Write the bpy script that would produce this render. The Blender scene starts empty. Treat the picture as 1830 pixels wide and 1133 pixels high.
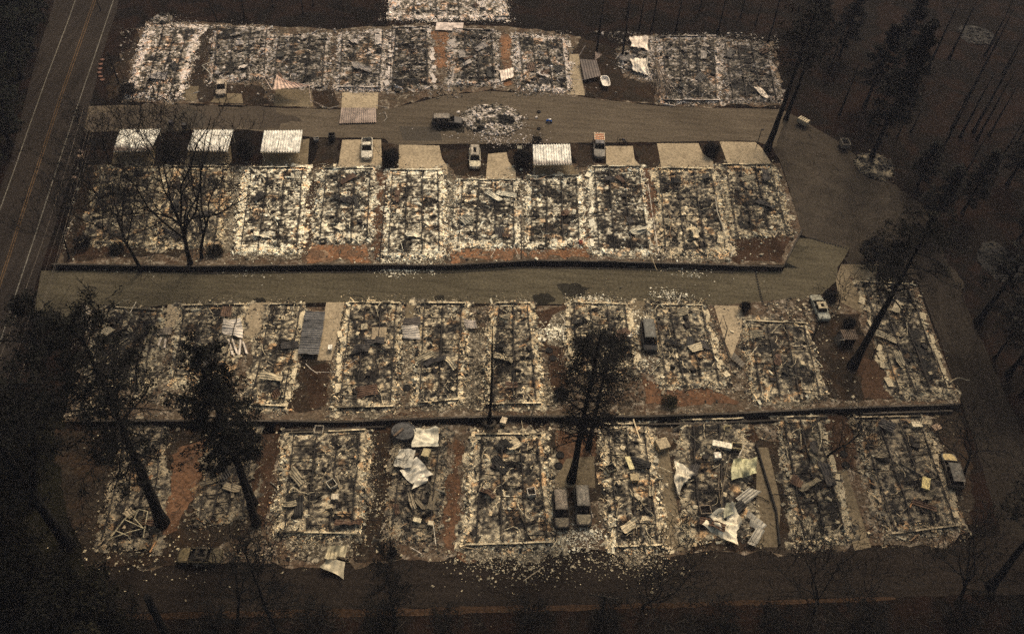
import bpy, math, random
import numpy as np
from mathutils import Vector, Matrix
from mathutils.geometry import delaunay_2d_cdt

# ------------------------------------------------------------------ camera, world, sun, exposure
scene = bpy.context.scene
IW, IH, F = 1830.0, 1133.0, 1514.0          # photograph frame and focal length, in its pixels
CAM_H = 91.0
NAD = (-85.0, -1334.0)                       # where straight down falls, from the picture centre
_d = np.array([NAD[0], NAD[1], -F]); _d /= np.linalg.norm(_d)
UP = -_d
_f = np.array([0, 0, -1.0]); YA = _f - _f.dot(UP) * UP; YA /= np.linalg.norm(YA)
XA = np.cross(YA, UP)
cam_d = bpy.data.cameras.new('camera'); cam = bpy.data.objects.new('camera', cam_d)
scene.collection.objects.link(cam)
cam_d.lens = 36.0 * F / IW; cam_d.sensor_width = 36.0; cam_d.clip_start = 0.5; cam_d.clip_end = 3000
cam.matrix_world = Matrix(((XA[0], XA[1], XA[2], 0), (YA[0], YA[1], YA[2], 0), (UP[0], UP[1], UP[2], CAM_H), (0, 0, 0, 1)))
scene.camera = cam

SUN_EL, SUN_AZ = math.radians(48), math.radians(20)     # smoke-veiled sun, ahead and to the right
world = bpy.data.worlds.new('World'); scene.world = world; world.use_nodes = True
nt = world.node_tree; nt.nodes.clear()
sky = nt.nodes.new('ShaderNodeTexSky'); sky.sky_type = 'NISHITA'; sky.sun_disc = False
sky.sun_elevation = SUN_EL; sky.sun_rotation = SUN_AZ
sky.air_density = 1.6; sky.dust_density = 9.0; sky.ozone_density = 0.3
tint = nt.nodes.new('ShaderNodeMix'); tint.data_type = 'RGBA'; tint.blend_type = 'MULTIPLY'
tint.inputs[0].default_value = 1.0; tint.inputs[7].default_value = (0.98, 0.98, 0.90, 1)
bg = nt.nodes.new('ShaderNodeBackground'); bg.inputs[1].default_value = 0.13
wo = nt.nodes.new('ShaderNodeOutputWorld')
nt.links.new(sky.outputs[0], tint.inputs[6]); nt.links.new(tint.outputs[2], bg.inputs[0]); nt.links.new(bg.outputs[0], wo.inputs[0])
sun_d = bpy.data.lights.new('sun', 'SUN'); sun_d.energy = 1.5; sun_d.angle = math.radians(11); sun_d.color = (1.0, 0.93, 0.82)
sun = bpy.data.objects.new('sun', sun_d); scene.collection.objects.link(sun)
_sd = Vector((math.sin(SUN_AZ) * math.cos(SUN_EL), math.cos(SUN_AZ) * math.cos(SUN_EL), math.sin(SUN_EL)))
sun.rotation_euler = _sd.to_track_quat('Z', 'Y').to_euler(); sun.location = _sd * 300
scene.view_settings.view_transform = 'Standard'; scene.view_settings.look = 'None'
scene.view_settings.exposure = 0.0; scene.view_settings.gamma = 1.0
scene.cycles.use_denoising = False; scene.cycles.volume_bounces = 0; scene.cycles.max_bounces = 6
scene.cycles.volume_step_rate = 5.0

# ------------------------------------------------------------------ plan: photo pixel -> ground point
def ray(px, py):
    c = np.array([(px - IW / 2) / F, -(py - IH / 2) / F, -1.0])
    return np.array([XA.dot(c), YA.dot(c), UP.dot(c)])
def W(px, py, z=0.0):
    r = ray(px, py); t = (z - CAM_H) / r[2]
    return np.array([r[0] * t, r[1] * t, z])
def lines(pts): return np.array([W(*p)[:2] for p in pts])

class Terrace:
    def __init__(s, north, south, left, right, H):
        s.n, s.s, s.l, s.r, s.H = lines(north), lines(south), lines(left), lines(right), H
        s.l = s.l[np.argsort(s.l[:, 1])]; s.r = s.r[np.argsort(s.r[:, 1])]
    def yN(s, x): return np.interp(x, s.n[:, 0], s.n[:, 1])
    def yS(s, x): return np.interp(x, s.s[:, 0], s.s[:, 1])
    def xL(s, y): return np.interp(y, s.l[:, 1], s.l[:, 0])
    def xR(s, y): return np.interp(y, s.r[:, 1], s.r[:, 0])
    def h(s, x, y):
        n, q = s.yN(x), s.yS(x); t = (n - y) / (n - q)
        ins = (t > 0) & (t <= 1.0) & (x > s.xL(y)) & (x < s.xR(y))
        side = np.clip((x - s.xL(y)) / 6.0, 0, 1)
        return np.where(ins, s.H * np.clip(t, 0, 1) * side, 0.0)
T2 = Terrace([(130, 296), (1400, 292)],
             [(95, 478), (350, 482), (560, 479), (690, 479), (800, 480), (870, 476), (940, 471), (1100, 473), (1180, 476), (1310, 480), (1397, 480)],
             [(160, 290), (100, 480)], [(1393, 288), (1430, 416), (1397, 482)], 0.8)
T3 = Terrace([(120, 552), (1300, 545), (1700, 505)],
             [(150, 756), (450, 756), (600, 758), (870, 748), (1150, 748), (1300, 743), (1480, 734), (1712, 726)],
             [(165, 550), (110, 758)], [(1635, 500), (1714, 730)], 0.75)
def hgt(x, y):
    return T2.h(x, y) + T3.h(x, y)
def G(px, py):
    """photo pixel -> point on the terrain"""
    z = 0.0
    for _ in range(6):
        p = W(px, py, z); z = float(hgt(np.array(p[0]), np.array(p[1])))
    return np.array([p[0], p[1], z])

# ------------------------------------------------------------------ noise
def _hash(ix, iy, seed):
    with np.errstate(over='ignore'):
        n = (ix.astype(np.uint64) * np.uint64(374761393) + iy.astype(np.uint64) * np.uint64(668265263) + np.uint64(seed * 2147483647 + 12345)) & np.uint64(0xFFFFFFFF)
        n = ((n ^ (n >> np.uint64(13))) * np.uint64(1274126177)) & np.uint64(0xFFFFFFFF)
        n = (n ^ (n >> np.uint64(16))) & np.uint64(0xFFFFFFFF)
        n = (n * np.uint64(2246822519)) & np.uint64(0xFFFFFFFF)
        n = n ^ (n >> np.uint64(15))
    return (n & np.uint64(0xFFFF)).astype(float) / 65535.0
def vn(x, y, scale, seed=0):
    x = np.asarray(x, float) / scale + 5000; y = np.asarray(y, float) / scale + 5000
    ix, iy = np.floor(x), np.floor(y); fx, fy = x - ix, y - iy
    fx = fx * fx * (3 - 2 * fx); fy = fy * fy * (3 - 2 * fy)
    ix, iy = ix.astype(np.int64), iy.astype(np.int64)
    a, b, c, d = _hash(ix, iy, seed), _hash(ix + 1, iy, seed), _hash(ix, iy + 1, seed), _hash(ix + 1, iy + 1, seed)
    return (a * (1 - fx) + b * fx) * (1 - fy) + (c * (1 - fx) + d * fx) * fy
def fbm(x, y, scale, seed=0, o=3):
    r = 0; a = 1; t = 0
    for k in range(o):
        r = r + a * vn(x, y, scale / 2 ** k, seed + k * 17); t += a; a *= 0.55
    return r / t

# ------------------------------------------------------------------ geometry collector
class Geo:
    def __init__(s): s.V = []; s.Q = []; s.T = []; s.C = []; s.n = 0
    def add(s, V, Q=None, T=None, C=(1, 1, 1)):
        V = np.asarray(V, float).reshape(-1, 3)
        C = np.asarray(C, float)
        if C.ndim == 1: C = np.tile(C, (len(V), 1))
        s.V.append(V); s.C.append(C)
        if Q is not None and len(Q): s.Q.append(np.asarray(Q, int) + s.n)
        if T is not None and len(T): s.T.append(np.asarray(T, int) + s.n)
        s.n += len(V); return s
    def box(s, c, size, rz=0.0, C=(1, 1, 1), tilt=(0, 0)):
        sx, sy, sz = [q / 2 for q in size]
        v = np.array([(a * sx, b * sy, e * sz) for e in (-1, 1) for a, b in ((-1, -1), (1, -1), (1, 1), (-1, 1))])
        v = v @ rot(rz, *tilt).T + np.asarray(c)
        return s.add(v, [(0, 3, 2, 1), (4, 5, 6, 7), (0, 1, 5, 4), (1, 2, 6, 5), (2, 3, 7, 6), (3, 0, 4, 7)], C=C)
    def tube(s, pts, rad, n=6, C=(1, 1, 1), cap=True):
        pts = np.asarray(pts, float); m = len(pts)
        rad = np.full(m, rad) if np.isscalar(rad) else np.asarray(rad, float)
        d = np.gradient(pts, axis=0); d /= np.linalg.norm(d, axis=1)[:, None] + 1e-9
        ref = np.array([0, 0, 1.0]) if abs(d[0][2]) < 0.8 else np.array([1.0, 0, 0])
        u = np.cross(d, ref); u /= np.linalg.norm(u, axis=1)[:, None] + 1e-9; w = np.cross(d, u)
        a = np.arange(n) * 2 * math.pi / n
        V = pts[:, None] + rad[:, None, None] * (np.cos(a)[None, :, None] * u[:, None] + np.sin(a)[None, :, None] * w[:, None])
        Q = [(i * n + j, i * n + (j + 1) % n, (i + 1) * n + (j + 1) % n, (i + 1) * n + j) for i in range(m - 1) for j in range(n)]
        V = V.reshape(-1, 3); T = []
        if cap:
            V = np.vstack([V, pts[0], pts[-1]])
            T = [(m * n, (j + 1) % n, j) for j in range(n)] + [(m * n + 1, (m - 1) * n + j, (m - 1) * n + (j + 1) % n) for j in range(n)]
        return s.add(V, Q, T, C)
    def segs(s, A, B, ra, rb, n=3, C=(1, 1, 1)):
        A = np.asarray(A, float); B = np.asarray(B, float); N = len(A)
        if not N: return s
        ra = np.asarray(ra, float) * np.ones(N); rb = np.asarray(rb, float) * np.ones(N)
        d = B - A; d /= np.linalg.norm(d, axis=1)[:, None] + 1e-9
        ref = np.where(np.abs(d[:, 2:3]) < 0.8, np.array([[0, 0, 1.0]]), np.array([[1.0, 0, 0]]))
        u = np.cross(d, ref); u /= np.linalg.norm(u, axis=1)[:, None] + 1e-9; w = np.cross(d, u)
        a = np.arange(n) * 2 * math.pi / n
        off = np.cos(a)[None, :, None] * u[:, None] + np.sin(a)[None, :, None] * w[:, None]
        V = np.concatenate([A[:, None] + off * ra[:, None, None], B[:, None] + off * rb[:, None, None]], 1).reshape(-1, 3)
        base = (np.arange(N) * 2 * n)[:, None, None]
        q = np.array([(j, (j + 1) % n, n + (j + 1) % n, n + j) for j in range(n)])[None]
        C = np.asarray(C, float)
        if C.ndim == 2: C = np.repeat(C, 2 * n, 0)
        return s.add(V, (base + q).reshape(-1, 4), C=C)
    def chips(s, pos, size, rz, tx, ty, C):
        """many small open-bottomed lumps"""
        N = len(pos)
        if not N: return s
        rg = np.random.default_rng(N)
        b = np.array([(-1, -1, -1), (1, -1, -1), (1, 1, -1), (-1, 1, -1), (-1, -1, 1), (1, -1, 1), (1, 1, 1), (-1, 1, 1)]) * 0.5
        v = b[None] * (1 + rg.uniform(-.35, .35, (N, 8, 3)))
        v = v * size[:, None, :]
        cx, sx, cy, sy, cz, sz = np.cos(tx), np.sin(tx), np.cos(ty), np.sin(ty), np.cos(rz), np.sin(rz)
        x, y, z = v[..., 0], v[..., 1], v[..., 2]
        y, z = y * cx[:, None] - z * sx[:, None], y * sx[:, None] + z * cx[:, None]
        x, z = x * cy[:, None] + z * sy[:, None], -x * sy[:, None] + z * cy[:, None]
        x, y = x * cz[:, None] - y * sz[:, None], x * sz[:, None] + y * cz[:, None]
        V = np.stack([x, y, z], -1) + pos[:, None]
        q = np.array([(4, 5, 6, 7), (0, 1, 5, 4), (1, 2, 6, 5), (2, 3, 7, 6), (3, 0, 4, 7)])[None]
        return s.add(V.reshape(-1, 3), ((np.arange(N) * 8)[:, None, None] + q).reshape(-1, 4), C=np.repeat(C, 8, 0))
    def mesh(s, name, off=(0, 0, 0), smooth=False):
        V = np.vstack(s.V) - np.asarray(off, float); C = np.vstack(s.C)
        Q = np.vstack(s.Q) if s.Q else np.zeros((0, 4), int); T = np.vstack(s.T) if s.T else np.zeros((0, 3), int)
        me = bpy.data.meshes.new(name)
        me.vertices.add(len(V)); me.vertices.foreach_set('co', V.ravel().astype(np.float32))
        lp = np.concatenate([Q.ravel(), T.ravel()]).astype(np.int32)
        me.loops.add(len(lp)); me.loops.foreach_set('vertex_index', lp)
        st = np.concatenate([np.arange(len(Q)) * 4, len(Q) * 4 + np.arange(len(T)) * 3]).astype(np.int32)
        me.polygons.add(len(st)); me.polygons.foreach_set('loop_start', st)
        me.polygons.foreach_set('use_smooth', np.full(len(st), smooth))
        me.update(calc_edges=True)
        at = me.color_attributes.new('Col', 'FLOAT_COLOR', 'POINT')
        at.data.foreach_set('color', np.hstack([C, np.ones((len(C), 1))]).ravel().astype(np.float32))
        return me

def rot(rz=0, tx=0, ty=0):
    cz, sz, cx, sx, cy, sy = math.cos(rz), math.sin(rz), math.cos(tx), math.sin(tx), math.cos(ty), math.sin(ty)
    return np.array([[cz, -sz, 0], [sz, cz, 0], [0, 0, 1]]) @ np.array([[cy, 0, sy], [0, 1, 0], [-sy, 0, cy]]) @ np.array([[1, 0, 0], [0, cx, -sx], [0, sx, cx]])

COL = scene.collection
def put(name, geo, mat, parent=None, off=(0, 0, 0), smooth=False):
    me = geo.mesh(name, off, smooth); me.materials.append(mat)
    o = bpy.data.objects.new(name, me); COL.objects.link(o)
    if parent is not None: o.parent = parent
    return o
def tag(o, label, cat, group=None, kind=None):
    o['label'] = label; o['category'] = cat
    if group: o['group'] = group
    if kind: o['kind'] = kind
    return o
def thing(name, label, cat, loc=(0, 0, 0), rz=0.0, group=None):
    o = bpy.data.objects.new(name, None); COL.objects.link(o); o.empty_display_size = 0.3
    o.location = [float(q) for q in loc]; o.rotation_euler = (0, 0, rz)
    return tag(o, label, cat, group)
def struct(name, geo, mat):
    o = put(name, geo, mat); o['kind'] = 'structure'; return o
def dup(root, loc, rz, sc, label, group=None):
    r = root.copy(); COL.objects.link(r); r.location = [float(q) for q in loc]; r.rotation_euler = (0, 0, rz); r.scale = sc
    r['label'] = label
    if group: r['group'] = group
    for ch in list(root.children):
        c = ch.copy(); COL.objects.link(c); c.parent = r
        for g in list(ch.children):
            e = g.copy(); COL.objects.link(e); e.parent = c
    return r

# ------------------------------------------------------------------ materials
def mat_new(name, rough=0.9, metal=0.0):
    m = bpy.data.materials.new(name); m.use_nodes = True
    b = m.node_tree.nodes['Principled BSDF']; b.inputs['Roughness'].default_value = rough; b.inputs['Metallic'].default_value = metal
    b.inputs['Specular IOR Level'].default_value = 0.25
    return m, m.node_tree, b
def nz(t, scale, detail=4, rough=0.6, co=None, dist=0.0):
    n = t.nodes.new('ShaderNodeTexNoise'); n.inputs['Scale'].default_value = scale; n.inputs['Detail'].default_value = detail
    n.inputs['Roughness'].default_value = rough; n.inputs['Distortion'].default_value = dist
    if co is not None: t.links.new(co, n.inputs['Vector'])
    return n.outputs['Fac']
def ramp(t, src, stops):
    r = t.nodes.new('ShaderNodeValToRGB'); e = r.color_ramp.elements
    while len(e) < len(stops): e.new(0.5)
    for k, (p, c) in enumerate(stops):
        e[k].position = p; e[k].color = (*c, 1) if len(c) == 3 else c
    t.links.new(src, r.inputs[0]); return r.outputs[0]
def mix(t, fac, a, b, mode='MIX'):
    m = t.nodes.new('ShaderNodeMix'); m.data_type = 'RGBA'; m.blend_type = mode
    for s, i in ((fac, 0), (a, 6), (b, 7)):
        if isinstance(s, (int, float)): m.inputs[i].default_value = s
        elif isinstance(s, tuple): m.inputs[i].default_value = (*s, 1)
        else: t.links.new(s, m.inputs[i])
    return m.outputs[2]
def bump(t, b, src, strength, dist):
    n = t.nodes.new('ShaderNodeBump'); n.inputs['Strength'].default_value = strength; n.inputs['Distance'].default_value = dist
    t.links.new(src, n.inputs['Height']); t.links.new(n.outputs[0], b.inputs['Normal'])
def pos(t): return t.nodes.new('ShaderNodeNewGeometry').outputs['Position']
def g3(v): return (v, v, v)

def vcol_mat(name, rough=0.9, metal=0.0, grain=6.0, lo=0.55, hi=1.45, bumpd=0.03):
    m, t, b = mat_new(name, rough, metal)
    a = t.nodes.new('ShaderNodeAttribute'); a.attribute_name = 'Col'; co = t.nodes.new('ShaderNodeTexCoord').outputs['Object']
    n = nz(t, grain, 3, 0.7, co)
    c = mix(t, 1.0, a.outputs['Color'], ramp(t, n, [(0.38, g3(lo)), (0.62, g3(hi))]), 'MULTIPLY')
    t.links.new(c, b.inputs['Base Color']); bump(t, b, n, 0.5, bumpd)
    return m
M_DEB = vcol_mat('burnt_debris', 0.92)
M_STEEL = vcol_mat('scorched_steel', 0.75, 0.2, 3.0, 0.5, 1.5)
M_PAINT = vcol_mat('scorched_paint', 0.6, 0.1, 4.0, 0.5, 1.5, 0.01)
M_BARK = vcol_mat('charred_bark', 0.95, 0.0, 1.2, 0.5, 1.6, 0.06)
M_LEAF = vcol_mat('scorched_needles', 0.9, 0.0, 0.35, 0.5, 1.6, 0.0)
M_SHEET = vcol_mat('scorched_sheet_metal', 0.55, 0.15, 0.9, 0.6, 1.25, 0.01)
M_STONE = vcol_mat('rough_stone', 0.95, 0.0, 4.0)

def ground_mat(name, base, blotch=0.35, fine=0.35, dust=None, dustamt=0.5, tintb=None, rough=0.95, sc=1.0, dsc=0.35, streak=None, dth=0.56):
    m, t, b = mat_new(name, rough); b.inputs['Specular IOR Level'].default_value = 0.03; p = pos(t)
    c0 = tuple(base)
    big = ramp(t, nz(t, 0.045 * sc, 5, 0.62, p, 0.6), [(0.33, g3(1 - blotch)), (0.67, g3(1 + blotch))])
    c = mix(t, 1.0, c0, big, 'MULTIPLY')
    if tintb: c = mix(t, ramp(t, nz(t, 0.12 * sc, 4, 0.6, p, 1.0), [(0.45, g3(0)), (0.6, g3(1))]), c, tintb)
    if dust:
        d = ramp(t, nz(t, dsc, 6, 0.72, p, 0.8), [(dth, g3(0)), (dth + 0.16, g3(dustamt))]); c = mix(t, d, c, dust)
    if streak:
        mp = t.nodes.new('ShaderNodeMapping'); t.links.new(p, mp.inputs[0]); mp.inputs['Scale'].default_value = streak
        c = mix(t, 1.0, c, ramp(t, nz(t, 0.6, 4, 0.6, mp.outputs[0]), [(0.35, g3(0.8)), (0.65, g3(1.2))]), 'MULTIPLY')
    n = nz(t, 2.6, 3, 0.8, p)
    c = mix(t, 1.0, c, ramp(t, n, [(0.38, g3(1 - fine)), (0.62, g3(1 + fine))]), 'MULTIPLY')
    t.links.new(c, b.inputs['Base Color']); bump(t, b, n, 0.6, 0.03)
    return m
M_FOREST = ground_mat('burnt_forest_floor', (0.0075, 0.0058, 0.0046), 0.4, 0.4, dust=(0.018, 0.0145, 0.011), dustamt=0.5, tintb=(0.015, 0.0085, 0.006))
M_VERGE = ground_mat('dark_verge', (0.009, 0.0082, 0.0048), 0.5, 0.5, dust=(0.024, 0.020, 0.009), dustamt=0.5, dsc=0.9)
M_LOT = ground_mat('scorched_lot_soil', (0.085, 0.062, 0.041), 0.45, 0.45, dust=(0.34, 0.28, 0.21), dustamt=0.8, tintb=(0.078, 0.050, 0.032), sc=2.2, dsc=0.75, dth=0.51)
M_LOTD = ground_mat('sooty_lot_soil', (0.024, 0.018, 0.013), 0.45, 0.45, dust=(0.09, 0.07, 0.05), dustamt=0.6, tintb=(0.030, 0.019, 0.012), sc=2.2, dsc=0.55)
M_RED = ground_mat('red_soil', (0.19, 0.094, 0.048), 0.35, 0.45, dust=(0.32, 0.24, 0.16), dustamt=0.8, tintb=(0.12, 0.070, 0.042), sc=3.0)
M_REDM = ground_mat('brown_red_soil', (0.115, 0.060, 0.033), 0.35, 0.4, dust=(0.17, 0.125, 0.085), dustamt=0.6, tintb=(0.07, 0.04, 0.025), sc=3.0)
M_REDD = ground_mat('dark_red_soil', (0.045, 0.026, 0.016), 0.4, 0.4, dust=(0.1, 0.07, 0.05), dustamt=0.4, sc=3.0)
M_CONC = ground_mat('stained_concrete', (0.33, 0.255, 0.165), 0.22, 0.28, dust=(0.10, 0.07, 0.045), dustamt=0.55, sc=3.0, dsc=0.4)
M_CONCD = ground_mat('dark_concrete', (0.15, 0.115, 0.072), 0.25, 0.28, dust=(0.05, 0.035, 0.02), dustamt=0.55, sc=3.0, dsc=0.4)
M_ASPH = ground_mat('old_asphalt', (0.078, 0.064, 0.041), 0.16, 0.30, dust=(0.11, 0.095, 0.07), dustamt=0.25, sc=1.2, streak=(0.25, 2.0, 1))
M_ASPHU = ground_mat('dusty_asphalt', (0.092, 0.071, 0.049), 0.18, 0.30, dust=(0.10, 0.08, 0.06), dustamt=0.3, sc=1.2, streak=(0.25, 2.0, 1))
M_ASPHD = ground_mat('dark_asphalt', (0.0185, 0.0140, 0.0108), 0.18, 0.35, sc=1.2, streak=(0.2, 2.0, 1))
M_ASPHR = ground_mat('falloff_side_asphalt', (0.0215, 0.0170, 0.0130), 0.18, 0.35, sc=1.2, streak=(2.0, 0.25, 1))  # darkest step of the right-edge light falloff, painted as base colour
M_HWY = ground_mat('highway_asphalt', (0.026, 0.0205, 0.0165), 0.18, 0.3, sc=1.0, streak=(2.0, 0.12, 1))
M_ASPHB = ground_mat('falloff_bend_asphalt', (0.047, 0.037, 0.027), 0.22, 0.30, dust=(0.08, 0.065, 0.05), dustamt=0.3, sc=1.2, streak=(0.6, 0.6, 1))  # bend asphalt darkened to paint in the light falloff towards the right
M_PATCH = ground_mat('asphalt_patch', (0.060, 0.049, 0.037), 0.12, 0.3)
M_WLINE = ground_mat('worn_white_paint', (0.14, 0.125, 0.10), 0.3, 0.5)
M_YLINE = ground_mat('worn_yellow_paint', (0.10, 0.060, 0.030), 0.35, 0.5)
M_VERGER = ground_mat('rusty_roadside', (0.038, 0.022, 0.013), 0.4, 0.45, dust=(0.03, 0.02, 0.012), dustamt=0.8, streak=(0.2, 2.0, 1))

# ------------------------------------------------------------------ ground sheets
def sheet(name, pts, mat, z, jit=0.15, step=1.2, grid=2.5, seed=1, world=False, on_terrain=True):
    P0 = [np.array(p[:2], float) if world else G(*p)[:2] for p in pts]
    rg = np.random.default_rng(seed + len(pts) * 7); B = []
    for a, b in zip(P0, P0[1:] + P0[:1]):
        n = max(1, int(np.linalg.norm(b - a) / step))
        for k in range(n):
            q = a + (b - a) * k / n
            if jit: q = q + (rg.uniform(-jit, jit, 2)) + (np.array([vn(q[0], q[1], 2.2, 3) - .5, vn(q[0], q[1], 2.2, 4) - .5]) * jit * 4 if jit > .25 else 0)
            B.append(q)
    B = np.array(B); lo, hi = B.min(0), B.max(0); inner = []
    if on_terrain:
        xs, ys = np.arange(lo[0], hi[0], grid), np.arange(lo[1], hi[1], grid)
        X, Y = np.meshgrid(xs, ys); I = np.stack([X.ravel(), Y.ravel()], 1) + rg.uniform(-.1, .1, (X.size, 2))
        ins = np.zeros(len(I), bool); j = len(B) - 1
        for i in range(len(B)):
            xi, yi, xj, yj = *B[i], *B[j]
            c = ((yi > I[:, 1]) != (yj > I[:, 1])) & (I[:, 0] < (xj - xi) * (I[:, 1] - yi) / (yj - yi + 1e-12) + xi)
            ins ^= c; j = i
        inner = I[ins]
    allp = [Vector((float(a), float(b))) for a, b in B] + [Vector((float(a), float(b))) for a, b in inner]
    r = delaunay_2d_cdt(allp, [], [list(range(len(B)))], 1, 1e-5)
    V = np.array([(v.x, v.y) for v in r[0]]); T = np.array([f for f in r[2] if len(f) == 3])
    a, b, c = V[T[:, 0]], V[T[:, 1]], V[T[:, 2]]
    cr = (b[:, 0] - a[:, 0]) * (c[:, 1] - a[:, 1]) - (b[:, 1] - a[:, 1]) * (c[:, 0] - a[:, 0])
    T[cr < 0] = T[cr < 0][:, ::-1]
    Z = hgt(V[:, 0], V[:, 1]) + z
    return struct(name, Geo().add(np.column_stack([V, Z]), T=T), mat)

g = Geo(); g.add([(-1500, -1300, 0), (1500, -1300, 0), (1500, 1700, 0), (-1500, 1700, 0)], [(0, 1, 2, 3)]); struct('ground', g, M_FOREST)
sheet('dry_grass_ground', [(-200, -60), (95, -60), (-10, 300), (-60, 520), (-420, 800), (-400, 200)], M_VERGE, 0.01, 0.5, 4, on_terrain=False)
sheet('verge', [(-200, 720), (20, 700), (110, 740), (160, 1000), (170, 1130), (140, 1250), (-300, 1250)], M_VERGE, 0.01, 0.5, 4, on_terrain=False)

# highway
HE = [(226, -60), (208, 20), (180, 105), (162, 190), (146, 250), (118, 340), (86, 440), (66, 500), (30, 620), (-30, 800), (-90, 980)]
HWt = [(112, -60), (98, 0), (55, 140), (18, 290), (-30, 420), (-110, 600), (-260, 900), (-320, 1000)]
sheet('highway', HWt + HE[::-1], M_HWY, 0.016, 0.08, 3, on_terrain=False)
def stripe(name, pts, w, mat, z, world=False, gap=None):
    P_ = [G(*p)[:2] for p in pts]; g = Geo(); P_ = np.array(P_)
    d = np.gradient(P_, axis=0); d /= np.linalg.norm(d, axis=1)[:, None]; nrm = np.column_stack([-d[:, 1], d[:, 0]])
    L, R = P_ + nrm * w / 2, P_ - nrm * w / 2
    z = np.full(len(P_), z) + hgt(P_[:, 0], P_[:, 1])
    V = np.vstack([np.column_stack([L, z]), np.column_stack([R, z])]); n = len(P_)
    g.add(V, [(n + i, n + i + 1, i + 1, i) for i in range(n - 1)]); return struct(name, g, mat)
stripe('road_line', [(142, -20), (121, 40), (83, 140), (50, 233), (27, 300), (0, 375), (-30, 450)], 0.16, M_WLINE, 0.022)
stripe('road_line', [(203, 0), (170, 98), (135, 200), (103, 297), (61, 427), (30, 520), (0, 612), (-30, 700)], 0.16, M_WLINE, 0.022)
stripe('road_line', [(171, -10), (140, 80), (108, 170), (80, 255), (50, 345), (15, 455), (-30, 590)], 0.13, M_YLINE, 0.022)
stripe('road_line', [(175, -10), (144, 80), (112, 170), (84, 255), (54, 345), (19, 455), (-26, 590)], 0.13, M_YLINE, 0.022)

# park roads
sheet('road', [(160, 190), (215, 188), (480, 193), (600, 196), (690, 196), (745, 184), (800, 170), (870, 164), (1000, 168), (1045, 174), (1170, 190), (1300, 194),
               (1395, 196), (1412, 203), (1398, 232), (1386, 262), (1380, 264), (1350, 252), (1160, 254), (1020, 256), (780, 258), (700, 262), (690, 248), (560, 246), (440, 232), (150, 236)], M_ASPHU, 0.018, 0.12, 1.5, seed=3)
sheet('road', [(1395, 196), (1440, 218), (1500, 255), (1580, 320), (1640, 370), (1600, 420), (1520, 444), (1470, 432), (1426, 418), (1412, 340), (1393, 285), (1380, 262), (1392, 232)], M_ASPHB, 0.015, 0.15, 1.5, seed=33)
sheet('road', [(74, 484), (350, 480), (690, 478), (940, 470), (1190, 474), (1310, 478), (1397, 479), (1428, 418), (1520, 441), (1498, 478), (1496, 500), (1470, 525), (1440, 545), (1330, 552),
               (1290, 547), (880, 543), (600, 541), (300, 545), (130, 562), (100, 575), (60, 560)], M_ASPH, 0.012, 0.10, 1.5, seed=4)
M_ASPHL = ground_mat('falloff_left_asphalt', (0.062, 0.048, 0.035), 0.25, 0.3, dust=(0.09, 0.07, 0.05), dustamt=0.4, sc=1.5)  # overlay colour paints the view's darkening at the left road end
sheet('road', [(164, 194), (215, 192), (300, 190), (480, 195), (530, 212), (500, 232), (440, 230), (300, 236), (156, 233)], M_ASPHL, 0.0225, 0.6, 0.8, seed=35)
M_ASPHM = ground_mat('falloff_mid_asphalt', (0.033, 0.026, 0.019), 0.25, 0.3, sc=1.5)  # in-between tone, continues the painted falloff from bend to side road
M_SOOT = ground_mat('soot_stain', (0.022, 0.019, 0.014), 0.3, 0.4, sc=3.0)
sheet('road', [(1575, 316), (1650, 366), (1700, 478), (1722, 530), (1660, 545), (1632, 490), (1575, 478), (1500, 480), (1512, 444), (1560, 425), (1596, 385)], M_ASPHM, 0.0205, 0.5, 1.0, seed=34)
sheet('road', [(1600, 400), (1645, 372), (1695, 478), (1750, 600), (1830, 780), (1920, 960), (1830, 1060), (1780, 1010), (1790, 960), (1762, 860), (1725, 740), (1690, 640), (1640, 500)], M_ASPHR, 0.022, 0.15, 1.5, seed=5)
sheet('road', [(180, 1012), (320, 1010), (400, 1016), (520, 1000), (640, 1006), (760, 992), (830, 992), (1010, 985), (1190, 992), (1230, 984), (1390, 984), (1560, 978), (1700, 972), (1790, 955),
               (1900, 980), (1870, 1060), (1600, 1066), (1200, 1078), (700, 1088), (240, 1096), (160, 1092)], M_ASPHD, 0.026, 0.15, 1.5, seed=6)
sheet('road', [(340, 192), (368, 209), (365, 229), (292, 234), (296, 212)], M_PATCH, 0.026, 0.05, 1.5, seed=7)
sheet('road', [(714, 226), (786, 228), (790, 252), (720, 252)], M_PATCH, 0.026, 0.05, 1.5, seed=8)
sheet('road_edge', [(190, 1096), (700, 1087), (1200, 1077), (1600, 1066), (1600, 1072), (1200, 1086), (700, 1100), (190, 1108)], M_VERGER, 0.03, 0.12, 1.2, seed=9)

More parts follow.
